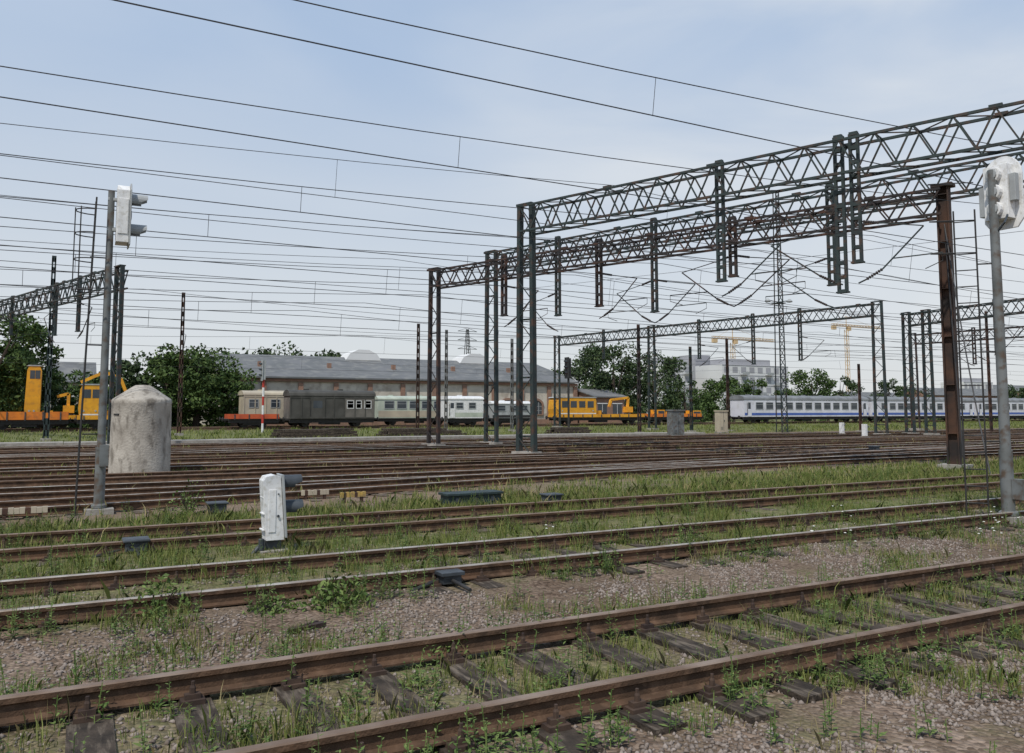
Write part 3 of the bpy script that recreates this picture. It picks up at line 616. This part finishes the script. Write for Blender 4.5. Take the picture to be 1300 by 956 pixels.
def farsignal(u,vb,vt,mk1,mk2,band=False):
    p=gnd(u,vb); H=zat(p,vt); g=grp('railway_signal',(p.x,p.y,0)); m=MB(); n=8
    for i in range(n): m.tube([(p.x,p.y,H*i/n),(p.x,p.y,H*(i+1)/n-.003)],.1,8,i%2 if band else 0)
    m.obj('post',[mk1,mk2],g); m=MB(); m.box(p.x-.1,p.x+.1,p.y-.3,p.y+.3,H-1.7,H,0); m.cbox((p.x-.15,p.y,H-.85),(.04,.75,1.9),0)
    for z in(H-.3,H-.8,H-1.3): hood(m,p.x-.17,p.y,z,.12,.25,1,-1)
    m.obj('signal_head',['black' if not band else 'greyp','dgrey','red' if not band else 'dgrey'],g)
farsignal(333,549,458,'white','red',True); farsignal(722,549,455,'black','dgrey')
# ------------------------------------------------------------------ lattice lighting mast
p=gnd(993,549); H=zat(p,245); g=grp('lighting_mast',(p.x,p.y,0)); m=MB(); w0,w1=.34,.17; k=26
def q(z,a,b_): w=w0+(w1-w0)*z/H; return Vector((p.x+a*w,p.y+b_*w,z))
for a in(-1,1):
    for b_ in(-1,1): m.bar(q(0,a,b_),q(H,a,b_),.07)
for i in range(k):
    z0,z1=H*i/k,H*(i+1)/k
    for (a,b_,c_,d_) in((-1,-1,1,-1),(1,-1,1,1)):
        m.bar(q(z0,a,b_),q(z1,c_,d_),.045) ; m.bar(q(z1,a,b_),q(z1,c_,d_),.04)
m.obj('lattice',['steel'],g); m=MB(); zl=zat(p,385)
m.cbox((p.x,p.y,zl),(.9,.9,.06)); 
for a in(-1,1): m.tube([(p.x,p.y,zl+.1),(p.x+a*.9,p.y-a*.3,zl+.25)],.04,6); m.lathe([(.08,.2),(.28,0),(.25,-.08),(.05,-.12)],(p.x+a*1.0,p.y-a*.33,zl+.2),12,1)
m.obj('floodlights',['steel','greyp'],g)
# ------------------------------------------------------------------ rolling stock
def wheels(m,x,w,r=.46,mi=0):
    for o in(-.75,.75):
        m.tube([(x,w+o-.06,.21+r),(x,w+o+.06,.21+r)],r,16,mi); m.tube([(x,w+o-.16,.21+r),(x,w+o+.16,.21+r)],.13,8,mi)
    m.tube([(x,w-.7,.21+r),(x,w+.7,.21+r)],.07,8,mi)
def underframe(g,s0,s1,w,axles,z=1.05):
    m=MB(); m.box(s0,s1,w-1.25,w+1.25,z-.18,z-.003,0)
    for o in(-1.12,1.12): m.box(s0,s1,w+o-.05,w+o+.05,z-.4,z-.18,0)
    for x in(s0,s1):
        d=-1 if x==s0 else 1
        for o in(-.87,.87): m.tube([(x,w+o,z-.05),(x+d*.5,w+o,z-.05)],.08,8,0); m.tube([(x+d*.5,w+o,z-.05),(x+d*.58,w+o,z-.05)],.23,12,0)
        m.box(min(x,x+d*.3),max(x,x+d*.3),w-.1,w+.1,z-.2,z,0)
    for x in axles:
        wheels(m,x,w); 
        for o in(-1.02,1.02): m.box(x-.55,x+.55,w+o-.06,w+o+.06,.62,.78,0); m.box(x-.16,x+.16,w+o-.09,w+o+.09,.52,.86,0)
    m.box((s0+s1)/2-1.1,(s0+s1)/2+.9,w-1.0,w+.4,.45,z-.4,0)
    m.obj('underframe',['black'],g)
def roofprof(w,hw,z0,rise,ov=.06,n=10):
    return [(w-hw-ov,z0)]+[(w-(hw+ov)*math.cos(math.pi*i/n),z0+.06+rise*math.sin(math.pi*i/n)**.8) for i in range(0,n+1)]+[(w+hw+ov,z0)]
def carbody(name,s0,s1,w,zt,rise,bm,rm,wins=None,doors=None,stripe=None,bog=None,winz=(2.1,3.0),boards=False,z=1.05,wf='greyp'):
    g=grp(name,((s0+s1)/2,w,0)); m=MB(); hw=1.4
    m.box(s0,s1,w-hw,w+hw,z,zt,0)
    if stripe: m.box(s0+.05,s1-.05,w-hw-.012,w-hw,stripe[1],stripe[2],1)
    if boards:
        for x in np.arange(s0+.0,s1,1.15): m.box(x,x+.09,w-hw-.05,w-hw,z,zt,0)
        m.box(s0,s1,w-hw-.04,w-hw,z+.05,z+.17,0); m.box(s0,s1,w-hw-.04,w-hw,zt-.2,zt-.08,0)
    m.obj('body',[bm]+([stripe[0]] if stripe else [bm]),g,bevel=0)
    m=MB(); m.prism(roofprof(w,hw,zt+.002,rise),s0-.1,s1+.1,0)
    for x in np.arange(s0+2,s1-1,3.7): m.cbox((x,w,zt+rise+.1),(.5,.4,.16),0)
    m.obj('roof',[rm],g)
    if wins:
        m=MB()
        for (x,wd) in wins:
            m.box(x,x+wd,w-hw-.03,w-hw-.014,winz[0],winz[1],0)
            for a,b_ in((x-.06,x),(x+wd,x+wd+.06)): m.box(a,b_,w-hw-.05,w-hw-.013,winz[0]-.06,winz[1]+.06,1)
            m.box(x,x+wd,w-hw-.05,w-hw-.013,winz[1],winz[1]+.06,1); m.box(x,x+wd,w-hw-.05,w-hw-.013,winz[0]-.06,winz[0],1); m.box(x,x+wd,w-hw-.045,w-hw-.031,winz[1]-.3,winz[1]-.26,1)
        m.obj('windows',['glass',wf],g)
    if doors:
        m=MB()
        for (x,wd) in doors:
            m.box(x,x+wd,w-hw-.06,w-hw-.052,z+.05,zt-.15,0); m.box(x+wd*.2,x+wd*.8,w-hw-.07,w-hw-.061,winz[0],winz[1],1); m.box(x,x+.05,w-hw-.1,w-hw-.062,z+.3,zt-.5,2); m.box(x+.1,x+wd-.1,w-hw-.25,w-hw,z-.5,z-.46,2)
        m.obj('doors',[bm,'glass','black'],g)
    underframe(g,s0,s1,w,bog,z)
    return g
s=Sat(936,88)
for k in range(5):
    s0=s+k*26.4; s1=s0+25.6
    carbody('passenger_coach',s0,s1,88,3.45,.6,'coach','roofg',[(s0+2.2+i*1.95,1.3) for i in range(11)],[(s0+.5,.8),(s1-1.3,.8)],('blue',1.25,1.6),[s0+2.2,s0+4.7,s1-4.7,s1-2.2],(2.15,3.05))
s0=Sat(364,88); s1=Sat(432,88)
g=carbody('covered_goods_wagon',s0,s1+3.4,88,3.45,.6,'brown','brown',[(s1+.35,.65),(s1+1.35,.5),(s1+2.3,.65)],[(s0+2.1,1.6)],None,[s0+1.8,s1+1.6],(2.2,2.95),True,wf='white')
m=MB(); m.box(s1+.12,s1+3.35,86.57,86.596,1.15,3.2,0); m.box(s0-.04,s0-.002,86.7,89.3,1.1,3.3,0)
o_=m.obj('grey_board_panel',['brownl'],g)
s0=Sat(563,88)
g=carbody('white_service_van',s0,s0+4.4,88,3.2,.35,'white','white',[(s0+1,.8),(s0+2.6,.8)],[(s0+.1,.7)],('mint',1.2,1.7),[s0+1.3,s0+3.4],(2.2,2.8))
g=carbody('rail_service_car',s0+5.6,s0+10.8,88,2.7,.3,'greyp','white',[(s0+6.2,1.1),(s0+7.9,1.1),(s0+9.4,.9)],None,('black',1.1,1.4),[s0+6.8,s0+9.8],(1.9,2.5))
s0=Sat(475,93.4); g=carbody('railcar',s0,s0+10,93.4,3.2,.4,'mint','mint',[(s0+.8+i*1.55,1.1) for i in range(6)],None,('beige',1.15,1.9),[s0+2,s0+8],(2.2,3.0))
s0=Sat(306,93.4); g=carbody('camping_coach',s0,s0+7.2,93.4,3.6,.45,'beige','beige',[(s0+.6,.9),(s0+2.9,.9),(s0+5.2,.9)],None,None,[s0+1.5,s0+5.7],(2.3,3.1),True)
def flatcar(name,s0,s1,w,mk,side=.5,z=1.1):
    g=grp(name,((s0+s1)/2,w,0)); m=MB(); m.box(s0,s1,w-1.4,w+1.4,z,z+.12,0)
    if side:
        for o in(-1.4,1.34): m.box(s0+.03,s1-.03,w+o,w+o+.06,z+.123,z+.12+side,0)
        m.box(s0,s0+.06,w-1.33,w+1.33,z+.123,z+.12+side,0); m.box(s1-.06,s1,w-1.33,w+1.33,z+.123,z+.12+side,0)
        for x in np.arange(s0+.5,s1,1.4): m.box(x,x+.1,w-1.46,w-1.4,z-.1,z+.1+side,1)
    m.obj('deck_and_sides',[mk,'dgrey'],g); underframe(g,s0,s1,w,[s0+1.6,s1-1.6],z); return g
flatcar('flat_wagon',Sat(288,88),Sat(362,88)-.9,88,'redor',.35)
fs=Sat(703,88)+14.0; g=flatcar('flat_wagon',fs,Sat(882,88),88,'orange',.3)
m=MB()
for x,h_,l_ in((fs+1.5,.8,1.2),(fs+4.0,.55,1.8),(fs+7.5,.7,1.4)): m.box(x,x+l_,87.2,88.7,1.23,1.23+h_,0); m.box(x+.1,x+l_-.1,87.185,87.197,1.35,1.23+h_-.15,1)
m.obj('equipment_cases',['yellow','dgrey'],g)
flatcar('flat_wagon',-15.5,-7.7,88,'orange',.6); flatcar('flat_wagon',-6.5,Sat(98,88)-.7,88,'orange',.6)
def draisine(s0,s1,w,cabL,cx,boom,nm,zt=3.35,big=False):
    g=flatcar(nm,s0,s1,w,'yellow',0.25); hw=1.38; x0,x1=cabL; m=MB(); z=1.23
    m.prism([(x0,z),(x1,z),(x1,zt-.35),(x1-.15,zt),(x0+.15,zt),(x0,zt-.35),(x0-.12,2.1)],w-hw,w+hw,0,'y'); m.prism([(x0-.1,zt+.002),(x1+.1,zt+.002),(x1-.1,zt+.12),(x0+.1,zt+.12)],w-hw-.05,w+hw+.05,1,'y')
    n=max(2,int((x1-x0)/1.2))
    for i in range(n): a=x0+.25+i*(x1-x0-.3)/n; m.box(a,a+(x1-x0)/n*.68,w-hw-.02,w-hw-.002,zt-1.2,zt-.4,2)
    m.box(x0+.03,x1-.03,w-hw-.012,w-hw-.002,1.5,1.62,3)
    for a in(x0+.3,x1-.5): m.tube([(a,w-hw-.03,1.9),(a,w-hw-.0,1.9)],.09,10,1)
    m.box(x1+.2,x1+1.1,w-.9,w+.9,z+.01,z+.7,0); m.box(x1+1.3,x1+1.8,w-1.1,w-.5,z+.01,z+.5,4)
    m.obj('cab',['yellow','greyp','glass','white','dgrey'],g)
    m=MB(); m.lathe([(.45,0),(.45,.35),(.3,.45)],(cx,w,z+.02),14,1); m.box(cx-.45,cx+.55,w-.45,w+.45,z+.47,z+1.2,0)
    if big: m.box(cx-.9,cx+1.0,w-1.0,w+1.0,z+.5,z+1.9,0); m.box(cx-.7,cx+.1,w-1.02,w-1.003,z+1.1,z+1.75,2)
    pts=[Vector((cx,w,z+1.15))]+[Vector((cx+a,w,b_)) for a,b_ in boom]
    for a,b_ in zip(pts,pts[1:]): m.tube([a,b_],.2,4,0)
    m.tube([pts[0]+Vector((.2,0,-.3)),(pts[0]+pts[1])/2+Vector((0,0,-.1))],.07,8,1)
    m.obj('crane',['yellow','dgrey','glass'],g); return g
s0=Sat(703,88); draisine(s0,s0+12.9,88,(s0+.1,s0+5.4),s0+11.2,[(.1,3.6),(-2.6,3.3),(-2.9,2.4)],'track_maintenance_draisine',3.5)
s0=Sat(98,88); draisine(s0,s0+6.6,88,(s0+.2,s0+2.0),s0+4.6,[(-1.0,5.0),(-2.4,5.6),(-4.4,4.6)],'rail_crane_wagon',4.3,True)
s0=Sat(42,93.4); draisine(s0-1,s0+4.2,93.4,(s0-.6,s0+.6),s0+3.0,[(0,3.6),(-1,3.3)],'ballast_tamping_machine',6.2)
# ------------------------------------------------------------------ warehouse
W0=103.0; S0=Sat(285,W0); S1=Sat(730,W0); g=grp('brick_railway_warehouse',((S0+S1)/2,W0,0)); m=MB(); HE=6.0; HR=9.4; WD=26
m.box(S0,S1,W0,W0+WD,-.2,HE,0)
m.prism([(W0,HE+.001),(W0+WD,HE+.001),(W0+WD/2,HR-.15)],S0,S1,0); m.obj('walls',['plaster'],g)
m=MB()
for sg in(0,1):
    e0=(W0-.6,HE-.12) if sg==0 else (W0+WD+.6,HE-.12); r=(W0+WD/2,HR)
    m.prism([e0,r,(r[0],r[1]+.18),(e0[0],e0[1]+.2)],S0-.4,S1+.4,0)
m.obj('roof',['slate'],g)
m=MB(); k=11; bw=(S1-S0)/k; win=MB()
for i in range(k+1):
    x=S0+i*bw; m.box(x-.3,x+.3,W0-.22,W0-.002,0,HE-.6,0)
m.box(S0-.35,S1+.35,W0-.28,W0-.002,HE-.5,HE-.15,0); m.box(S0-.35,S1+.35,W0-.14,W0-.001,0,.7,0)
for i in range(k):
    cx=S0+(i+.5)*bw; hw_=1.05; zs=2.6; n=10
    if i%4==3: hw_=1.3
    zb=.1 if i%4==3 else 1.4
    pr=[(cx-hw_,zb),(cx+hw_,zb)]+[(cx+hw_*math.cos(math.pi*j/n),zs+hw_*.75*math.sin(math.pi*j/n)) for j in range(n+1)]
    win.prism(pr,W0-.03,W0-.003,0 if i%4!=3 else 2,'y')
    for j in range(n):
        a0,a1=math.pi*j/n,math.pi*(j+1)/n; R1,R2=hw_,hw_+.32
        m.prism([(cx+R1*math.cos(a0),zs+R1*.75*math.sin(a0)),(cx+R2*math.cos(a0),zs+R2*.8*math.sin(a0)),(cx+R2*math.cos(a1),zs+R2*.8*math.sin(a1)),(cx+R1*math.cos(a1),zs+R1*.75*math.sin(a1))],W0-.16,W0-.004,0,'y')
    for a in(-1,1): m.box(cx+a*(hw_+.13)-.13,cx+a*(hw_+.13)+.13,W0-.12,W0-.004,zb,zs-.005,0)
    if i%4!=3:
        for a in(-.5,0,.5): win.box(cx+a*hw_-.03,cx+a*hw_+.03,W0-.06,W0-.031,zb,zs+.6,1)
        for z in(1.9,2.5): win.box(cx-hw_,cx+hw_,W0-.055,W0-.031,z,z+.05,1)
        m.box(cx-hw_-.2,cx+hw_+.2,W0-.2,W0-.004,zb-.14,zb-.003,0)
m.obj('brick_pilasters',['brick'],g); win.obj('arched_windows',['glass','greyp','roofg'],g)
m=MB()
for u in(458,600):
    x=Sat(u,W0+12); m.prism([(x-2.6,HR-.3),(x+2.6,HR-.3),(x+2.0,HR+.6),(x+.8,HR+1.2),(x-.8,HR+1.2),(x-2.0,HR+.6)],W0+11,W0+15,0,'y')
for x in np.arange(S0+5,S1,9): m.box(x-.25,x+.25,W0+5,W0+5.5,7.0,8.2,1)
m.obj('roof_lanterns',['apt','brick'],g)
def simple_house(name,s0,s1,w0,w1,he,hr,wm,rm,nw=3,storeys=1):
    g=grp(name,((s0+s1)/2,w0,0)); m=MB(); m.box(s0,s1,w0,w1,-.2,he,0); m.prism([(w0,he+.002),(w1,he+.002),((w0+w1)/2,hr-.1)],s0,s1,0); m.obj('walls',[wm],g)
    m=MB(); mid=(w0+w1)/2
    m.prism([(w0-.4,he-.1),(mid,hr),(mid,hr+.15),(w0-.4,he+.06)],s0-.3,s1+.3,0); m.prism([(w1+.4,he-.1),(mid,hr),(mid,hr+.15),(w1+.4,he+.06)],s0-.3,s1+.3,0); m.obj('roof',[rm],g)
    m=MB(); b_=(s1-s0)/nw
    for st in range(storeys):
        zb=1+st*he/storeys; zh=he/storeys*.48
        for i in range(nw):
            x=s0+(i+.5)*b_; hw_=min(.8,b_*.3); m.box(x-hw_,x+hw_,w0-.03,w0-.003,zb,zb+zh,0); m.box(x-hw_-.12,x+hw_+.12,w0-.12,w0-.004,zb-.12,zb-.002,1); m.box(x-hw_-.1,x+hw_+.1,w0-.08,w0-.004,zb+zh+.002,zb+zh+.15,1); m.box(x-.03,x+.03,w0-.05,w0-.031,zb,zb+zh,1)
    m.obj('windows',['glass','apt'],g)
simple_house('brick_annex',S1+.8,S1+6,W0-4,W0+6,3.9,5.0,'brick','slate',2)
simple_house('grey_roof_shed',Sat(62,118),Sat(118,118),118,130,5.5,8.2,'plaster','slate',5)
simple_house('brick_workshop',Sat(1180,210),Sat(1290,210),210,225,8,11,'brick','slate',9,2)
simple_house('brick_workshop',Sat(1088,200),Sat(1165,200),200,214,6,8.5,'plaster','slate',7,1)
simple_house('distant_brick_house',Sat(1265,330),Sat(1330,330),330,345,15,19,'brick','slate',9,3)
# ------------------------------------------------------------------ apartments
def apartment(u0,u1,w,vtop,mk,fl):
    s0,s1=Sat(u0,w),Sat(u1,w); p=Vector(((s0+s1)/2,w,0)); H=zat(p,vtop); g=grp('apartment_block',(p.x,w,0)); m=MB(); m.box(s0,s1,w,w+16,-.2,H,0); m.box(s0+(s1-s0)*.15,s1-(s1-s0)*.2,w+3,w+13,H,H+2.6,1)
    fh=H/fl; k=max(3,int((s1-s0)/4.2)); bw=(s1-s0)/k
    for f in range(fl):
        m.box(s0,s1,w-.12,w-.004,f*fh+fh*.93,f*fh+fh*.99,1)
    m.obj('walls',[mk,'aptg'],g); m=MB()
    for f in range(fl):
        for i in range(k):
            x=s0+(i+.5)*bw; m.box(x-bw*.3,x+bw*.3,w-.05,w-.004,f*fh+fh*.22,f*fh+fh*.8,0)
            if (i+f)%3==0: m.box(x-bw*.42,x+bw*.42,w-1.5,w-.13,f*fh+.1,f*fh+.25,1); m.box(x-bw*.42,x+bw*.42,w-1.5,w-1.42,f*fh+.26,f*fh+1.2,1)
    m.obj('windows_and_balconies',['aptg','greyp'],g)
apartment(842,880,260,462,'apt',5); apartment(884,915,270,458,'aptg',6); apartment(918,1002,250,464,'apt',5); apartment(1225,1262,330,485,'apt',3)
# ------------------------------------------------------------------ tower cranes, pylon
def crane(u,w,vtop,jl,jr):
    s=Sat(u,w); p=Vector((s,w,0)); H=zat(p,vtop); g=grp('tower_crane',(s,w,0)); m=MB()
    for a in(-1,1):
        for b_ in(-1,1): m.bar((s+a*.8,w+b_*.8,0),(s+a*.8,w+b_*.8,H-3),.22)
    k=int(H/2.5)
    for i in range(k):
        z0,z1=(H-3)*i/k,(H-3)*(i+1)/k; sg=1 if i%2 else -1; m.bar((s-sg*.8,w-.8,z0),(s+sg*.8,w-.8,z1),.16); m.bar((s-.8,w-sg*.8,z0),(s-.8,w+sg*.8,z1),.16)
    m.bar((s,w,H-3),(s,w,H+5),.3); truss(m,(s-jl,w,H),(s+jr,w,H),1.2,1.2,2.5,.2,.14); m.bar((s,w,H+5),(s-jl*.7,w,H),.1); m.bar((s,w,H+5),(s+jr*.7,w,H),.1); m.box(s-jl,s-jl+3,w-.7,w+.7,H-3.4,H-1.3); m.box(s+.5,s+2.4,w-1.5,w+.4,H-3.6,H-1.5)
    m.obj('tower_and_jib',['cranem'],g)
crane(1078,330,412,12,30); crane(932,330,428,14,30)
p=Vector((Sat(593,170),170,0)); H=zat(p,418); g=grp('power_pylon',(p.x,p.y,0)); m=MB()
for a in(-1,1):
    for b_ in(-1,1): m.bar((p.x+a*1.3,p.y+b_*1.3,0),(p.x+a*.2,p.y+b_*.2,H),.12)
k=14
for i in range(k):
    z0,z1=H*i/k,H*(i+1)/k; r0,r1=1.3-1.1*i/k,1.3-1.1*(i+1)/k
    m.bar((p.x-r0,p.y-r0,z0),(p.x+r1,p.y-r1,z1),.08); m.bar((p.x+r0,p.y-r0,z0),(p.x-r1,p.y-r1,z1),.08)
for z in(H-.5,H-2.5,H-4.5): m.bar((p.x-2.4,p.y,z),(p.x+2.4,p.y,z),.12); m.bar((p.x-2.4,p.y,z),(p.x,p.y,z+.8),.07); m.bar((p.x+2.4,p.y,z),(p.x,p.y,z+.8),.07)
m.obj('lattice',['steel'],g)
# ------------------------------------------------------------------ trees
def crown(p,H,R,n,sz,zb=.12,seed=0):
    r=np.random.default_rng(abs(int(seed))); k=int(14+R*3); cs=[]
    for i in range(k):
        a=r.uniform(0,6.28); z=r.uniform(zb,.92); rr=R*(1-abs((z-.45)/.62)**2.2)**.5*r.uniform(.3,.95) if abs((z-.45)/.62)<1 else 0
        cs.append((math.cos(a)*rr,math.sin(a)*rr,z*H,r.uniform(.18,.36)*R))
    cs=np.array(cs); idx=r.integers(0,k,n); d=r.normal(0,1,(n,3)); d/=np.linalg.norm(d,axis=1)[:,None]; d*=r.uniform(.3,1.08,(n,1))**.6
    c=cs[idx,:3]+d*cs[idx,3:4]*np.array([1.1,1.1,.85]); c[:,2]=np.maximum(c[:,2],.15)
    return c+np.array([p[0],p[1],0]),cs
def tree(u,w,vtop,R,n,mk='leaf1',sz=.3,zb=.12,nm='tree'):
    s=Sat(u,w); p=Vector((s,w,0)); H=zat(p,vtop); g=grp(nm,(s,w,0)); c,cs=crown((0,0),H,R,n,sz,zb,int(u)+7)
    npmesh('foliage',leafq(c,sz),4,mk,g); m=MB()
    m.tube([(s,w,-.2),(s+.1,w,H*.3),(s-.1,w+.1,H*.6),(s,w,H*.85)],.035*H,8,0,.02)
    for i in range(8):
        q_=cs[i*len(cs)//8]; z0=H*random.uniform(.15,.5); m.tube([(s,w,z0),(s+q_[0]*.5,w+q_[1]*.5,(z0+q_[2])/2+.2),(s+q_[0]*.9,w+q_[1]*.9,q_[2])],.012*H,5,0,.02)
    m.obj('trunk_and_limbs',['bark'],g)
tree(250,99,434,5.2,9000,'leaf1',.26,.1); tree(212,100,440,4.4,6000,'leaf1',.26,.08); tree(186,105,448,3.8,4000,'leaf2',.26,.1); tree(286,100,468,2.6,2500,'leaf1',.22,.05)
tree(6,100,402,5.2,8000,'leaf1',.26,.08); tree(-25,96,395,4.8,5000,'leaf1',.26,.1); tree(32,106,438,3.4,3500,'leaf2',.25,.05); tree(80,108,472,3.2,3000,'leaf1',.24,.05); tree(118,112,470,3.6,3000,'leaf1',.25,.05); tree(145,112,478,3.2,2500,'leaf1',.25,.05)
tree(780,104,434,6.4,9000,'leaf2',.28,.06); tree(830,108,444,5.6,7000,'leaf2',.28,.05); tree(745,112,446,5.0,5000,'leaf2',.28,.06); tree(870,106,480,3.4,2500,'leaf1',.24,.05); tree(712,118,468,3.4,2500,'leaf1',.25,.05)
tree(925,120,474,4.4,4500,'leaf1',.28,.05); tree(958,122,482,3.6,3000,'leaf1',.28,.05); tree(893,118,498,3.2,2500,'leaf1',.26,.02)
tree(1032,130,467,5.4,4500,'leaf1',.32,.05); tree(1068,140,476,4.4,3000,'leaf2',.32,.05); tree(1005,132,490,3.7,2500,'leaf1',.3,.02)
tree(1130,180,480,5.4,3000,'leaf2',.4,.05); tree(1160,190,486,5.2,2500,'leaf2',.4,.05); tree(1290,200,487,6,3000,'leaf2',.45,.05)
def belt(nm,u0,u1,w,vt,R,step,mk,sz,n,jit=8):
    s0,s1=Sat(u0,w),Sat(u1,w); A_=[]; i=0; s=s0
    g=grp(nm,((s0+s1)/2,w,0)); tr=MB()
    while s<s1:
        p=Vector((s,w,0)); H=zat(p,vt+random.uniform(-.6,1)*jit); c,cs=crown((s-(s0+s1)/2,random.uniform(-4,4)),H,R*random.uniform(.8,1.25),n,sz,.02,i+int(w)); A_.append(leafq(c,sz)); tr.tube([(s,w,-.2),(s,w,H*.7)],.3,5,0,.05); s+=step*random.uniform(.7,1.3); i+=1
    npmesh('foliage',np.concatenate(A_),4,mk,g); tr.obj('trunks',['bark'],g)
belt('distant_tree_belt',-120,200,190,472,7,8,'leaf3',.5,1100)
belt('distant_tree_belt',290,430,175,440,8,4.2,'leaf2',.5,2400,14)
belt('distant_tree_belt',472,515,175,450,7,5,'leaf2',.5,2400)
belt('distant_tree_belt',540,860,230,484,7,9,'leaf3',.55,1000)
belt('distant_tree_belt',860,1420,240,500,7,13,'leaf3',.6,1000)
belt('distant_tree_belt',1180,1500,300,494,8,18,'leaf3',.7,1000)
belt('hedge_scrub',-60,285,99,514,2.2,3.0,'leaf1',.22,500,4)
belt('hedge_scrub',840,1350,98,521,1.6,3.6,'leaf1',.22,300,3)
# ------------------------------------------------------------------ light
SUN_EL=math.radians(56)
vx,vy=-0.60,-0.45
l=math.hypot(vx,vy); sd=Vector((vx/l*math.cos(SUN_EL),vy/l*math.cos(SUN_EL),math.sin(SUN_EL)))
sun=bpy.data.lights.new('sun','SUN'); sun.energy=3.3; sun.angle=math.radians(.8); sun.color=(1,.945,.86)
so=bpy.data.objects.new('sun',sun); so.rotation_euler=sd.to_track_quat('Z','Y').to_euler(); scene.collection.objects.link(so)
wd=bpy.data.worlds.new('World'); scene.world=wd; wd.use_nodes=True; nt=wd.node_tree; L=nt.links.new
bg=nt.nodes['Background']; sky=nd(nt,'ShaderNodeTexSky'); sky.sky_type='NISHITA'; sky.sun_disc=False; sky.sun_elevation=SUN_EL; sky.sun_rotation=math.atan2(sd.x,sd.y); sky.air_density=1.0; sky.dust_density=1.5; sky.ozone_density=1.0; sky.altitude=100
tc=nd(nt,'ShaderNodeTexCoord'); sz_=nd(nt,'ShaderNodeSeparateXYZ'); L(tc.outputs['Generated'],sz_.inputs[0])
hz=nd(nt,'ShaderNodeValToRGB'); e0,e1=hz.color_ramp.elements; e0.position=0.0; e0.color=(.76,.775,.78,1); e1.position=.75; e1.color=(.30,.46,.72,1)
e=hz.color_ramp.elements.new(.16); e.color=(.66,.72,.79,1); e=hz.color_ramp.elements.new(.40); e.color=(.45,.58,.78,1); L(sz_.outputs['Z'],hz.inputs['Fac'])
hs=nd(nt,'ShaderNodeVectorMath',operation='SCALE'); hs.inputs['Scale'].default_value=10.0; L(hz.outputs['Color'],hs.inputs[0])
mh=nd(nt,'ShaderNodeMixRGB'); mh.inputs['Fac'].default_value=.86; L(sky.outputs['Color'],mh.inputs['Color1']); L(hs.outputs[0],mh.inputs['Color2'])
mp=nd(nt,'ShaderNodeMapping'); mp.inputs['Rotation'].default_value=(0,0,math.radians(20)); mp.inputs['Scale'].default_value=(1.0,1.8,4.2); L(tc.outputs['Generated'],mp.inputs['Vector'])
cn=nd(nt,'ShaderNodeTexNoise'); cn.inputs['Scale'].default_value=1.5; cn.inputs['Detail'].default_value=8; cn.inputs['Roughness'].default_value=.48; cn.inputs['Distortion'].default_value=.5; L(mp.outputs[0],cn.inputs['Vector'])
cr_=nd(nt,'ShaderNodeMapRange',interpolation_type='SMOOTHSTEP'); cr_.inputs['From Min'].default_value=.32; cr_.inputs['From Max'].default_value=.74; L(cn.outputs['Fac'],cr_.inputs['Value'])
dt=nd(nt,'ShaderNodeVectorMath',operation='DOT_PRODUCT'); L(tc.outputs['Generated'],dt.inputs[0]); rr=ray(1200,60).normalized(); dt.inputs[1].default_value=rr
dm=nd(nt,'ShaderNodeMapRange'); dm.inputs['From Min'].default_value=.84; dm.inputs['From Max'].default_value=1.0; dm.inputs['To Min'].default_value=.22; dm.inputs['To Max'].default_value=1.0; L(dt.outputs['Value'],dm.inputs['Value'])
ml=nd(nt,'ShaderNodeMath',operation='MULTIPLY'); L(cr_.outputs[0],ml.inputs[0]); L(dm.outputs[0],ml.inputs[1])
ms=nd(nt,'ShaderNodeMath',operation='MULTIPLY'); ms.inputs[1].default_value=.95; L(ml.outputs[0],ms.inputs[0])
mx=nd(nt,'ShaderNodeMixRGB'); mx.inputs['Color2'].default_value=(7.7,8.0,8.3,1); L(ms.outputs[0],mx.inputs['Fac']); L(mh.outputs['Color'],mx.inputs['Color1'])
L(mx.outputs['Color'],bg.inputs['Color']); bg.inputs['Strength'].default_value=.1
# ------------------------------------------------------------------ camera
cam=bpy.data.cameras.new('camera'); co=bpy.data.objects.new('camera',cam); scene.collection.objects.link(co)
cam.sensor_width=36; cam.lens=36*F/1300; cam.shift_y=-45/1300; cam.clip_end=8000; cam.clip_start=.05
co.location=(0,0,HC); co.rotation_euler=(math.pi/2+PT,0,-(math.pi/2-AZ)); scene.camera=co
scene.view_settings.view_transform='Standard'; scene.view_settings.look='None'; scene.view_settings.exposure=0
